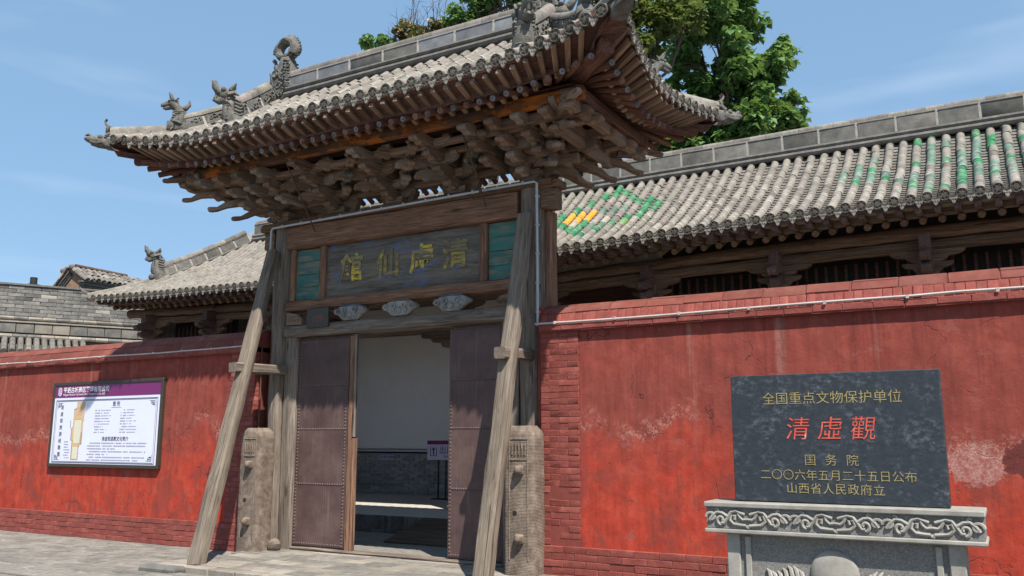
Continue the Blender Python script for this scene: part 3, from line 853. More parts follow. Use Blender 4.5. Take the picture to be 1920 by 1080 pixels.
def ridge_run(path, parent, blk, h0, h1, hc, thick, mats, capr, mouldr=None, relief=False, name='ridge_block'):
    """a ridge along a path of points on the roof: mouldings, separate blocks with mortar between, round cap tiles"""
    path = [Vector(p) for p in path]
    L = [0]
    for i in range(1, len(path)): L.append(L[-1] + (path[i] - path[i - 1]).length)
    def at(d):
        d = max(0, min(d, L[-1]))
        for i in range(1, len(path)):
            if d <= L[i] + 1e-9:
                f = (d - L[i - 1]) / max(L[i] - L[i - 1], 1e-6); return path[i - 1].lerp(path[i], f)
        return path[-1].copy()
    n = max(1, round(L[-1] / blk)); bl = L[-1] / n
    up = Vector((0, 0, 1))
    N = max(2, int(L[-1] / .12)); pts = [at(L[-1] * i / N) for i in range(N + 1)]
    core = MB()
    side = (pts[-1] - pts[0]); side.z = 0; side = up.cross(side).normalized()
    core.loft([[tuple(p + side * s_ * (thick / 2 - .004) + up * hh) for s_, hh in ((-1, h0 - .12), (1, h0 - .12), (1, h1), (-1, h1))] for p in pts])
    cr = core.build('ridge_mortar', m_mortar, parent)
    if mouldr:
        mm = MB()
        for s_ in (-1, 1):
            for hh, rr in mouldr: mm.tube([tuple(p + side * s_ * (thick / 2 + rr * .35) + up * hh) for p in pts], rr, 8)
        mm.build('ridge_moulding', m_mould, parent)
    for k in range(n):
        p0, p1 = at(k * bl + .018), at((k + 1) * bl - .018)
        M = frame(p0, p1); ln = (p1 - p0).length
        mb = MB(); hh = (h1 - h0)
        mb.box((ln / 2, 0, (h0 + h1) / 2), (ln, thick, hh - .01), ch=.006, jit=.003)
        if relief:
            for s_ in (-1, 1):
                for q in range(int(ln / .07)):
                    x0 = .04 + q * .07; c = Vector((x0 + random.uniform(-.01, .01), s_ * thick / 2, h0 + hh * random.uniform(.3, .7)))
                    rr = hh * random.uniform(.18, .3)
                    path_ = [c + Vector((rr * (1 - a_ / 9) * math.cos(a_), s_ * .006, rr * (1 - a_ / 9) * math.sin(a_))) for a_ in [x_ * .7 + q for x_ in range(8)]]
                    mb.tube(path_, .013, 5)
        else:
            mb.box((ln / 2, 0, h1 - .022), (ln, thick + .018, .012))
        link(name, mb.mesh(name, random.choice(mats)), parent, M)
    caps = max(1, round(L[-1] / .29)); cl = L[-1] / caps
    for k in range(caps):
        p0, p1 = at(k * cl), at((k + 1) * cl - .006)
        mb = MB(); ln = (p1 - p0).length
        half_round(mb, [(0, 0, 0), (ln, 0, 0)], capr * random.uniform(.96, 1.03), 8, 0, hc)
        link('ridge_cap', mb.mesh('ridge_cap', m_tile if random.random() < .6 else m_tile_pink), parent, frame(p0, p1) @ T(0, 0, h1 + hc))
    return at
# ------------------------------------------------------------------ the timber gate
gate = empty('timber_gate', (0, .29, 0), 'old timber gateway with a flared grey tiled roof on crowded brackets', 'gate')
GY = .29

def timber(name, p0, p1, w, h, mat, parent, seg=6, jit=.006, up=(0, 0, 1), ch=.018, taper=1.0, round_=False):
    p0, p1 = Vector(p0), Vector(p1); L = (p1 - p0).length
    mb = MB(); rings = []
    for i in range(seg + 1):
        f = i / seg; k = 1 + (taper - 1) * f; a, b = w / 2 * k, h / 2 * k
        if round_:
            n = 12; base = [(a * math.cos(2 * math.pi * q / n), b * math.sin(2 * math.pi * q / n)) for q in range(n)]
        else:
            base = [(-a + ch, -b), (0, -b), (a - ch, -b), (a, -b + ch), (a, 0), (a, b - ch), (a - ch, b), (0, b), (-a + ch, b), (-a, b - ch), (-a, 0), (-a, -b + ch)]
        ox, oy = random.uniform(-jit, jit), random.uniform(-jit, jit)
        rings.append([(L * f, y_ + ox + random.uniform(-jit, jit) * .6, z_ + oy + random.uniform(-jit, jit) * .6) for y_, z_ in base])
    mb.loft(rings)
    return mb.build(name, mat, parent, frame(p0, p1, up), smooth=.75)

for sx in (-1, 1):
    timber('post', (sx * 2.22, GY, 0), (sx * 2.22, GY, 5.02), .35, .35, m_grey_wood, gate, 14, .008, (0, 1, 0), round_=True)
    timber('door_jamb', (sx * 1.925, GY, 0), (sx * 1.925, GY, 3.12), .24, .22, m_grey_wood, gate, 8, .006, (0, 1, 0))
timber('painted_strip', (2.415, .16, .0), (2.415, .16, 3.25), .10, .10, m_redpaint, gate, 6, .004, (0, 1, 0))
# the red-painted lower cheek of the right post and a pale plank behind it
timber('side_plank', (2.43, .38, .0), (2.43, .38, 4.55), .10, .20, m_brown_wood, gate, 8, .006, (0, 1, 0))
timber('side_plank', (-2.43, .38, .0), (-2.43, .38, 4.45), .10, .20, m_brown_wood, gate, 8, .006, (0, 1, 0))
timber('lintel', (-2.06, GY, 4.675), (2.06, GY, 4.675), .30, .36, m_brown_wood, gate, 16, .008)
lt = timber('lintel_plate', (-2.58, GY, 4.90), (2.58, GY, 4.90), .40, .09, m_tealbeam, gate, 16, .005)
for sx in (-1, 1):
    timber('lintel_end', (sx * 2.39, GY, 4.70), (sx * 2.60, GY, 4.70), .20, .28, m_dark_wood, gate, 3, .008)
    timber('lintel_end', (sx * 2.39, GY - .01, 4.885), (sx * 2.66, GY - .01, 4.885), .26, .10, m_dark_wood, gate, 3, .008)
timber('middle_beam', (-2.04, GY - .03, 3.60), (2.04, GY - .03, 3.60), .24, .155, m_brown_wood, gate, 14, .007)
timber('lower_beam', (-2.04, GY - .03, 3.205), (2.04, GY - .03, 3.205), .26, .175, m_grey_wood, gate, 14, .008)
# board zone
timber('name_board', (-1.33, .27, 4.085), (1.46, .27, 4.085), .06, .82, m_plaque, gate, 10, .003)
for (x0, x1) in ((-1.93, -1.47), (1.56, 2.02)):
    n = 4
    for k in range(n):
        z0 = 3.69 + .79 * k / n
        timber('panel_board', (x0, .27 + random.uniform(-.003, .003), z0 + .099), (x1, .27, z0 + .099), .05, .193, m_teal, gate, 5, .003, ch=.004)
for xx, ww in ((-1.985, .10), (-1.37, .12), (1.49, .13), (2.045, .05)):
    timber('board_stile', (xx, .235, 3.68), (xx, .235, 4.49), ww, .09, m_brown_wood, gate, 6, .004, (0, 1, 0))
# the four carved characters, remnants of yellow paint
def text_mesh(body, size, extrude, align='CENTER', bold=0.0, shear=0.0, spacing=1.0):
    c = bpy.data.curves.new('lettering', 'FONT'); c.body = body; c.size = size; c.extrude = extrude; c.align_x = align
    c.align_y = 'CENTER'; c.offset = bold; c.shear = shear; c.space_character = spacing; c.resolution_u = 3
    o = bpy.data.objects.new('lettering', c); COL.objects.link(o)
    bpy.context.view_layer.update()
    me = bpy.data.meshes.new_from_object(o.evaluated_get(bpy.context.evaluated_depsgraph_get()))
    bpy.data.objects.remove(o); bpy.data.curves.remove(c)
    return me
FACE = Matrix.Rotation(R(90), 4, 'X')       # text plane turned to face -Y
def lettering(name, body, size, pos, mat, parent, extrude=.003, **kw):
    me = text_mesh(body, size, extrude, **kw); me.materials.clear(); me.materials.append(mat); me.name = name
    return link(name, me, parent, T(*pos) @ FACE)
for ch_, xx in (('館', -.82), ('仙', -.15), ('虛', .45), ('清', 1.02)):
    lettering('character', ch_, .44, (xx, .236, 4.08 + (xx) * .01), m_gold if ch_ in '館虛' else m_gold2, gate, .006, bold=.011)

# cloud-shaped struts between the two beams
def cloud_mesh():
    mb = MB()
    poly = [(-.12, .0), (.12, .0), (.17, .03), (.21, .07), (.29, .10), (.315, .13), (.27, .165), (.20, .205), (.12, .215), (-.12, .215), (-.20, .205), (-.27, .165), (-.315, .13), (-.29, .10), (-.21, .07), (-.17, .03)]
    mb.prism(poly, .10, ch=.02)
    for s_ in (-1, 1):
        for cx, cz, rr in ((.10, .14, .055), (.225, .125, .045), (.11, .055, .04)):
            mb.tube([(s_ * (cx + rr * (1 - a / 11) * math.cos(a)), -.062, cz + rr * (1 - a / 11) * math.sin(a)) for a in [q * .6 for q in range(15)]], .014, 5)
    mb.sph((0, -.055, .07), (.05, .03, .045), 8, 5)
    return mb.mesh('cloud_strut', m_gstone_pit, .8)
cm = cloud_mesh()
cm.materials[0] = simple('faded_painted_carving', [(.3, (.13, .125, .115)), (.55, (.26, .25, .235)), (.75, (.36, .36, .355))], ns=9, bs=40, vary=.2)
m_bluebit = flaked('faded_blue_cap', (.12, .11, .10), (.24, .23, .21), [((.03, .115, .26), .40, 2.0)])
for k, xx in enumerate((-.75, .15, 1.03)):
    o = link('cloud_strut', cm, gate, T(xx, .17, 3.303))
    link('painted_cap', MB().box((0, -.005, .2185), (.36, .09, .014), ch=.004).mesh('painted_cap', m_bluebit if k != 1 else m_bracket), o, WM[o.name])
for xx, s_ in ((-1.86, 1), (1.86, -1)):
    mb = MB().prism([(-.16, 0), (.16, 0), (.14, .10), (.05, .17), (-.16, .21)], .08, ch=.012)
    for q in range(3): mb.tube([(-.08 + .08 * q + .035 * (1 - a / 9) * math.cos(a), -.05, .08 + .035 * (1 - a / 9) * math.sin(a)) for a in [w_ * .7 for w_ in range(11)]], .012, 5)
    link('corner_carving', mb.mesh('corner_carving', m_bracket), gate, T(xx, .18, 3.296) @ Matrix.Scale(s_, 4, (1, 0, 0)))

# door leaves
m_stud = simple('worn_iron_stud', [(.3, (.075, .05, .045)), (.7, (.15, .11, .10))], rough=.45, vary=0, spec=.5)
def leaf(x0, x1, label):
    d = MB().box(((x0 + x1) / 2, .265, 1.57), (x1 - x0, .05, 3.04), ch=.006)
    o = d.build('door_leaf', m_door, gate, T(0, 0, 0))
    o['label'] = label
    st = MB(); zz = [.07, .93, 1.72, 2.36, 3.06]
    for k in range(4):                                    # overlapped iron sheets
        link('iron_sheet', MB().box(((x0 + x1) / 2, .236, (zz[k] + zz[k + 1]) / 2), (x1 - x0 - .006, .006 + .002 * (k % 2), zz[k + 1] - zz[k] - .004), jit=.0015).mesh('iron_sheet', m_door), o)
    def stud(x, z): st.sph((x, .231, z), (.014, .010, .014), 6, 4)
    n = 62
    for q in range(n):
        z = .09 + 2.95 * q / (n - 1); stud(x0 + .03, z); stud(x1 - .045, z)
    for z in (.10, .945, 1.735, 2.375, 3.03):
        for q in range(20): stud(x0 + .05 + (x1 - x0 - .12) * q / 19, z)
    tag(st.build('studs', m_stud, o), kind='stuff')
    return o
leaf(-1.79, -.81, 'left door leaf of riveted maroon sheet iron')
leaf(.95, 1.79, 'right door leaf of riveted maroon sheet iron')
timber('door_stile', (-.765, .27, .04), (-.765, .27, 3.08), .085, .10, m_brown_wood, gate, 10, .004, (0, 1, 0))
timber('pivot_pole', (-.69, .24, 1.62), (-.69, .24, 3.10), .06, .06, m_grey_wood, gate, 8, .004, (0, 1, 0), round_=True)
timber('pivot_block', (-.69, .26, .03), (-.69, .26, 1.60), .055, .09, m_brown_wood, gate, 8, .003, (0, 1, 0))
timber('threshold', (-1.8, .27, .022), (1.8, .27, .022), .16, .045, m_grey_wood, gate, 8, .004)

# ---- brackets
def nose_poly(r, h=.12):
    return [(-.02, 0), (r - .21, 0), (r - .185, -.028), (r - .13, -.036), (r - .085, -.008), (r - .03, -.012), (r, .022), (r + .004, .062), (r - .035, .092), (r - .085, .104), (r - .15, h), (-.02, h)]
PB = {}
def nose_mesh(r, t=.105):
    k = ('n', round(r, 2))
    if k not in PB:
        mb = MB().prism(nose_poly(r), t, ch=.005)
        mb.tube([(r - .012, -t / 2 - .012, .026), (r - .012, t / 2 + .012, .026)], .034, 9)
        PB[k] = mb.mesh('nose_arm', m_bracket, .45)
    return PB[k]
def beak_mesh(r, droop, t=.095):
    k = ('b', round(r, 2), round(droop, 2))
    if k not in PB:
        d = droop
        poly = [(-.02, 0), (r * .42, -.01), (r * .62, -.035 - d * .15), (r - .24, -d * .62), (r - .10, -d * .98), (r - .02, -d - .012), (r + .012, -d + .012), (r - .01, -d + .042), (r - .10, -d + .052), (r - .20, -d * .55 + .055), (r * .62, .05), (r * .5, .10), (r * .36, .125), (-.02, .125)]
        mb = MB().prism(poly, t, ch=.006)
        mb.sph((r, 0, -d + .016), (.035, t * .5, .035), 8, 6)
        mb.tube([(r * .5, -t / 2 - .014, .07), (r * .5, t / 2 + .014, .07)], .036, 9)
        PB[k] = mb.mesh('beak_arm', m_bracket, .5)
    return PB[k]
def cross_mesh(hl, h=.11, t=.085):
    k = ('c', round(hl, 2))
    if k not in PB:
        poly = [(-hl * .5, 0), (hl * .5, 0), (hl * .75, .018), (hl * .92, .05), (hl, .078), (hl, h), (-hl, h), (-hl, .078), (-hl * .92, .05), (-hl * .75, .018)]
        PB[k] = MB().prism(poly, t, ch=.004).mesh('cross_arm', m_bracket, .4)
    return PB[k]
def dou_mesh(w, h):
    k = ('d', round(w, 2), round(h, 2))
    if k not in PB:
        rings = [[(sx * q, sy * q, z) for sx, sy in ((-1, -1), (1, -1), (1, 1), (-1, 1))] for q, z in ((w * .36, 0), (w * .40, h * .2), (w * .5, h * .45), (w * .5, h))]
        PB[k] = MB().loft(rings).mesh('bearing_block', m_bracket, .3)
    return PB[k]
ZT = [5.03, 5.165, 5.30, 5.435]; RT = [.34, .60, .86, 1.13]
def jig(): return Matrix.Rotation(random.uniform(-.012, .012), 4, 'Z') @ Matrix.Rotation(random.uniform(-.01, .01), 4, 'X')
def at_dir(x, y, z, ang): return T(x, y, z) @ rz(ang) @ jig()
def dou(par, x, y, z, w=.13, h=.075): link('bearing_block', dou_mesh(w, h), par, T(x, y, z) @ rz(random.uniform(-.05, .05)))
FR, BK, RT_, LF = -math.pi / 2, math.pi / 2, 0.0, math.pi
def arm_line(par, x, y, ang, tiers, scale=1.0, cross=True, r0=0.0):
    """noses stepping out along one direction, with cross arms and blocks on them"""
    dx, dy = math.cos(ang), math.sin(ang)
    for k in tiers:
        r = RT[k] * scale - r0
        if r < .15: continue
        link('nose_arm', nose_mesh(r + .02), par, at_dir(x, y, ZT[k], ang))
        q = RT[k] * scale - .13 - r0
        dou(par, x + dx * q, y + dy * q, ZT[k] + .105, .12, .05)
        if cross and k < 3:
            hl = (.30, .25, .30)[k]
            link('cross_arm', cross_mesh(hl), par, at_dir(x + dx * q, y + dy * q, ZT[k] + .135, ang + math.pi / 2))
            for s_ in (-1, 1):
                dou(par, x + dx * q - dy * s_ * (hl - .06), y + dy * q + dx * s_ * (hl - .06), ZT[k] + .225, .105, .055)

for xx in (-1.08, 0.0, 1.08):                                       # sets on the lintel
    b = link('bracket_set', dou_mesh(.30, .125), gate, T(xx, GY, 4.925))
    arm_line(b, xx, GY, FR, (0, 1, 2, 3)); arm_line(b, xx, GY, BK, (3,), .75, False)
    for s_ in (-1, 1):
        arm_line(b, xx, GY, FR + s_ * R(45), (1, 2, 3), 1.05, False)
    link('cross_arm', cross_mesh(.30), b, T(xx, GY, ZT[0] + .02)); 
    for s_ in (-1, 1):
        dou(b, xx + s_ * .24, GY, ZT[0] + .125)
        # slanting props that show against the sky above the lintel
        link('prop', MB().prism([(-.05, 0), (.05, 0), (.13, .19), (.02, .19)], .10, ch=.008).mesh('prop', m_bracket), b, T(xx + s_ * .20, GY, 4.945) @ Matrix.Scale(s_, 4, (1, 0, 0)))
for sx in (-1, 1):                                                    # sets over the posts
    X = sx * 2.22; out = RT_ if sx > 0 else LF
    b = link('corner_bracket_set', dou_mesh(.40, .10), gate, T(X, GY, 4.99)); b['label'] = 'corner bracket cluster with long drooping beaks'
    arm_line(b, X, GY, FR, (0, 1, 2, 3)); arm_line(b, X, GY, BK, (1, 2, 3), 1.0, False)
    arm_line(b, X, GY, out, (0, 1, 2, 3), 1.05)
    for sd in (-1, 1):                                                # diagonals towards the roof corners, ending in drooping beaks
        ang = math.atan2(sd, sx)
        for k, (r, dr) in enumerate(((.82, .150), (1.18, .170), (1.57, .175), (1.87, .03))):
            z = ZT[k] + (.095 if k < 3 else .10)
            link('beak_arm', beak_mesh(r, dr), b, at_dir(X, GY, z, ang))
            dou(b, X + math.cos(ang) * (r - .42), GY + math.sin(ang) * (r - .42), z + .09, .15, .06)
            if k < 3:
                q = r - .36
                for a2 in (0, math.pi / 2): link('cross_arm', cross_mesh(.28), b, at_dir(X + math.cos(ang) * q, GY + math.sin(ang) * q, z + .11, a2))
                # shorter beaks beside the main one
                if k < 2: link('beak_arm', beak_mesh(r - .12, dr), b, at_dir(X + sx * .20, GY, z + .0, ang + sd * sx * .18))
        timber('bracket_head', (X + math.cos(ang) * 1.20, GY + math.sin(ang) * 1.20, ZT[3] + .11), (X + math.cos(ang) * 1.55, GY + math.sin(ang) * 1.55, ZT[3] + .11), .20, .20, m_bracket, b, 4, .012, ch=.05)
    for xo, tiers in ((-.40, (1, 2, 3)), (.38, (1, 2, 3)), (.76, (2, 3)), (1.10, (3,))):
        for k in tiers:
            link('nose_arm', nose_mesh(RT[k] + .02), b, at_dir(X + sx * xo, GY, ZT[k], FR))
            if xo > 0: link('nose_arm', nose_mesh(RT[k] + .02), b, at_dir(X + sx * xo, GY, ZT[k], BK))
            dou(b, X + sx * xo, GY - RT[k] + .13, ZT[k] + .105, .12, .05)
    for yo, tiers in ((-.55, (2,)), (-.85, (2,)), (.55, (2,)), (.9, (2,))):
        link('nose_arm', nose_mesh(1.25), b, at_dir(X, GY + yo, ZT[3], out))
        dou(b, X + sx * 1.1, GY + yo, ZT[3] + .1, .12, .05)
# tie beams in the plane of the posts and under the rafters
for k in (1, 2, 3):
    timber('tie_beam', (-2.9, GY, ZT[k] + .055), (2.9, GY, ZT[k] + .055), .10, .105, m_bracket, gate, 8, .004)
for yy, zz_ in ((GY - .47, ZT[2] + .2), (GY + .47, ZT[2] + .2), (GY - .73, ZT[3] + .10), (GY + .73, ZT[3] + .10)):
    timber('tie_beam', (-2.6, yy, zz_ - .05), (2.6, yy, zz_ - .05), .085, .09, m_bracket, gate, 8, .004)
for s_ in (-1, 1):
    timber('eave_purlin', (-3.46, GY + s_ * 1.03, 5.625), (3.46, GY + s_ * 1.03, 5.625), .10, .16, m_orange, gate, 12, .004)
    timber('eave_purlin', (s_ * 3.40, GY - 1.08, 5.63), (s_ * 3.40, GY + 1.08, 5.63), .10, .16, m_rafter, gate, 6, .004)
    timber('soffit_board', (-3.3, GY + s_ * .62, 5.80), (3.3, GY + s_ * .62, 5.80), .70, .03, m_board, gate, 6, .003)

# timbers differ: some are dusty and pale, a few keep traces of paint
for o in list(bpy.data.objects):
    nm = o.name.split('.')[0]
    if nm in ('nose_arm', 'cross_arm', 'bearing_block', 'beak_arm') and o.type == 'MESH':
        q = random.random()
        if q < .34:
            o.material_slots[0].link = 'OBJECT'
            o.material_slots[0].material = m_bracket_teal if q < .07 else m_bracket_pale
# ------------------------------------------------------------------ gate roof
GR = Roof(4.07, 1.67, 0, GY, 5.90, .50, .105, .28, 2.0, .20, 1.9)
g_roof = roof_bed(GR, 'roof', gate, -.005)
def under(rf, side, u, t, dz): return Vector((*rf.xy(side, u, t), 0)) + Vector((0, 0, rf.zb + rf.lift(rf.half(side) - abs(u)) * max(0, 1 - t / rf.ld) + dz))
# sheathing seen from below, in two planes
mb = MB()
for side in 'FBRL':
    h = GR.half(side); n = 24; g = []
    for i in range(n + 1):
        u = -h + 2 * h * i / n; d = h - abs(u); fl = GR.flare(d); row = []
        k_ = 1 + GR.flare(d) / h
        for t, dz in ((-fl + .0, .0), (-fl, -.055), (.24, -.150), (.26, -.235), (1.15, .23)):
            if t > d + .02:
                t = d + .02
                if dz > -.2: dz = -.235 + .52 * max(0, t - .22)
            row.append(under(GR, side, u * k_, t, dz))
        g.append(row)
    vs_ = [p for r_ in g for p in r_]; m_ = len(g[0])
    mb.add(vs_, [(i * m_ + j, (i + 1) * m_ + j, (i + 1) * m_ + j + 1, i * m_ + j + 1) for i in range(n) for j in range(m_ - 1)])
mb.build('sheathing', m_board, gate, smooth=.5)
def rafters(rf, side, sp, parent, rr=.042):
    h = rf.half(side); n = int((h - .12) / sp)
    for i in range(-n, n + 1):
        u = i * sp; d = h - abs(u); fl = rf.flare(d); sg = 1 if u >= 0 else -1
        uin = u if d > 1.5 else sg * ((h - 1.5) + (abs(u) - (h - 1.5)) * .35)
        e = under(rf, side, u, .20 - fl * .6, -.315); q = under(rf, side, uin, 1.05, 0); q.z = rf.zb - .315 + .82 * .5
        dr = (q - e).normalized()
        o = link('rafter', RAFT, parent, frame(e, q) @ T(0, 0, random.uniform(-.006, .006)))
        if i % 2 == 0 or random.random() < .3: link('painted_end', RAFT_END, o, WM[o.name])
        e2 = under(rf, side, u, .015 - fl, -.105); q2 = under(rf, side, u + (uin - u) * .35, .42, -.235)
        link('flying_rafter', FLY, parent, frame(e2, q2) @ Matrix.Rotation(random.uniform(-.05, .05), 4, 'X') @ T(random.uniform(0, .02), 0, random.uniform(-.006, .006)))
RAFT = MB().tube([(0, 0, 0), (.5, 0, 0), (1.0, 0, 0)], .043, 10).mesh('rafter', m_rafter, .7)
mbx = MB(); mbx.tube([(-.003, 0, 0), (.006, 0, 0)], .033, 10); mbx.tube([(-.006, 0, 0), (.004, 0, 0)], .015, 8, 1)
RAFT_END = mbx.mesh('painted_end', [simple('painted_rafter_end', [(.35, (.055, .06, .075)), (.6, (.20, .21, .22))], ns=14, vary=.6), simple('painted_rafter_dot', [(.3, (.03, .05, .09)), (.7, (.10, .12, .16))], ns=20, vary=.4)], .6)
FLY = MB().box((.25, 0, 0), (.5, .068, .068), ch=.008, jit=.004).mesh('flying_rafter', m_fly, .5)
for sd in 'FBRL': rafters(GR, sd, .19, gate)
# fascia under the tile ends
for side in 'FBRL':
    h = GR.half(side); mb = MB(); n = 26; rings = []
    for i in range(n + 1):
        u = -h + 2 * h * i / n; d = h - abs(u); fl = GR.flare(d); u *= 1 + fl / h
        p0 = under(GR, side, u, -fl - .005, -.004); p1 = under(GR, side, u, -fl - .005, -.058); q0 = under(GR, side, u, -fl + .035, -.0); q1 = under(GR, side, u, -fl + .035, -.065)
        rings.append([p0, p1, q1, q0])
    mb.loft(rings); mb.build('eave_board', m_rafter, gate, smooth=.5)
# corner rafters
for sx in (-1, 1):
    for sy in (-1, 1):
        c = Vector((sx * 4.27, GY + sy * 1.82, 6.12)); i0 = Vector((sx * 2.55, GY + sy * .10, 6.02))
        a = c.lerp(i0, .16); a.z = 5.88; b = i0.copy(); b.z = 5.98
        timber('corner_rafter', a, b, .17, .17, m_rafter, gate, 6, .006)
        a2 = c.lerp(i0, .02); a2.z = 6.10; b2 = c.lerp(i0, .62); b2.z = 5.99
        timber('corner_rafter', a2, b2, .16, .15, m_rafter, gate, 6, .006)
        # glazed-clay sleeve shaped like a beast head on the end
        M = frame(a2, a2 + (a2 - b2).normalized())
        mb = MB()
        mb.box((.02, 0, 0), (.16, .20, .19), ch=.03)
        prof = [(.08, .10, .095), (.16, .105, .10), (.24, .095, .085), (.31, .07, .055), (.37, .05, .035), (.40, .02, .015)]
        mb.loft([[(x, w_ * math.cos(2 * math.pi * k / 10), h_ * math.sin(2 * math.pi * k / 10) + .25 * (x - .08) * .3) for k in range(10)] for x, w_, h_ in prof])
        for s_ in (-1, 1):
            mb.sph((.17, s_ * .085, .06), (.04, .03, .035), 8, 5); mb.tube([(.10, s_ * .09, .08), (.04, s_ * .10, .14), (-.03, s_ * .09, .15)], [.03, .022, .008], 6)
            mb.tube([(.12, s_ * .10, -.02), (.2, s_ * .105, -.05), (.30, s_ * .07, -.03)], .016, 6)
        mb.tube([(.30, 0, .05), (.36, 0, .09), (.40, 0, .08)], [.03, .025, .01], 6)
        mb.rough(.012, 18)
        mb.build('corner_head', m_beast, gate, M, .9)
pool = 'ggggppk'
def gcol(side, x, y, t):
    if side == 'F' and abs(x - 1.02) < .1 and .02 < t < .24: return 'n'
    return random.choice('gpppkgp')
def gsingle(side, x, j):
    if j < 0: return side in 'FR' or (side == 'L')
    if side == 'F': return j < 5
    return side == 'R' and j < 3
tile_rows(GR, g_roof, .2035, 'FRLB', gsingle, gcol)

# ---- ridges
rz0 = GR.pt('F', 0, 1.67).z
ridge_path = [(-2.30 + 4.6 * i / 24, GY, rz0 + .02) for i in range(25)]
ridge_run(ridge_path, g_roof, .66, .19, .39, .03, .17, [m_ridge, m_ridge_blue, m_ridge_blue, m_ridge], .08, ((.05, .055), (.15, .042)))
hip_tiles = MB()
for sx in (-1, 1):
    for sd in ('F', 'B'):
        u = 2.6 * sx if sd == 'F' else -2.6 * sx
        P = []
        for i in range(9):
            t = 1.63 - (1.63 - .79) * i / 8
            P.append(GR.pt(sd, u, t, .03) + Vector((0, 0, .03)))
        ridge_run(P, g_roof, .34, .04, .24, .03, .15, [m_ridge, m_beast], .085, ((.02, .035),), True)
        # hip running to the corner
        P = []; syy = -1 if sd == 'F' else 1
        for i in range(15):
            q = 1.42 - 1.24 * i / 14; d = q
            p_ = Vector((sx * (GR.a - q), GY + syy * (GR.b - q), GR.zb + GR.lift(d) * max(0, 1 - d / GR.ld) + GR.p(d) + .05)); P.append(p_)
        ridge_run(P[:10], g_roof, .30, .03, .19, .02, .13, [m_ridge, m_beast], .075, None, True, 'hip_block')
        # lower, bare end of the hip with an upturned tile
        e0 = P[9]; e1 = Vector((sx * (GR.a + .16), GY + syy * (GR.b + .16), GR.zb + GR.lf + .07))
        for k in range(4):
            mb = MB(); p0 = e0.lerp(e1, k / 4) + Vector((0, 0, .03)); p1 = e0.lerp(e1, (k + 1) / 4) + Vector((0, 0, .03))
            half_round(mb, [p0, p1], .075, 8, 0, .08); mb.build('ridge_cap', m_tile, g_roof)
        mb = MB(); dr = (e1 - e0); dr.z = 0; dr.normalize()
        rings = []
        for q, up_ in ((-.05, .09), (.03, .115), (.075, .16), (.085, .20), (.06, .225)):
            c = e1 + dr * q + Vector((0, 0, up_)); sdv = Vector((-dr.y, dr.x, 0))
            rings.append([c + sdv * .05, c - sdv * .05, c - sdv * .045 + dr * .015 + Vector((0, 0, -.02)), c + sdv * .045 + dr * .015 + Vector((0, 0, -.02))])
        mb.loft(rings); mb.build('upturned_tile', m_tile_pink, g_roof)
        link('eave_disc', DISC, g_roof, frame(e1 + dr * .05 + Vector((0, 0, .05)), e1 - dr))

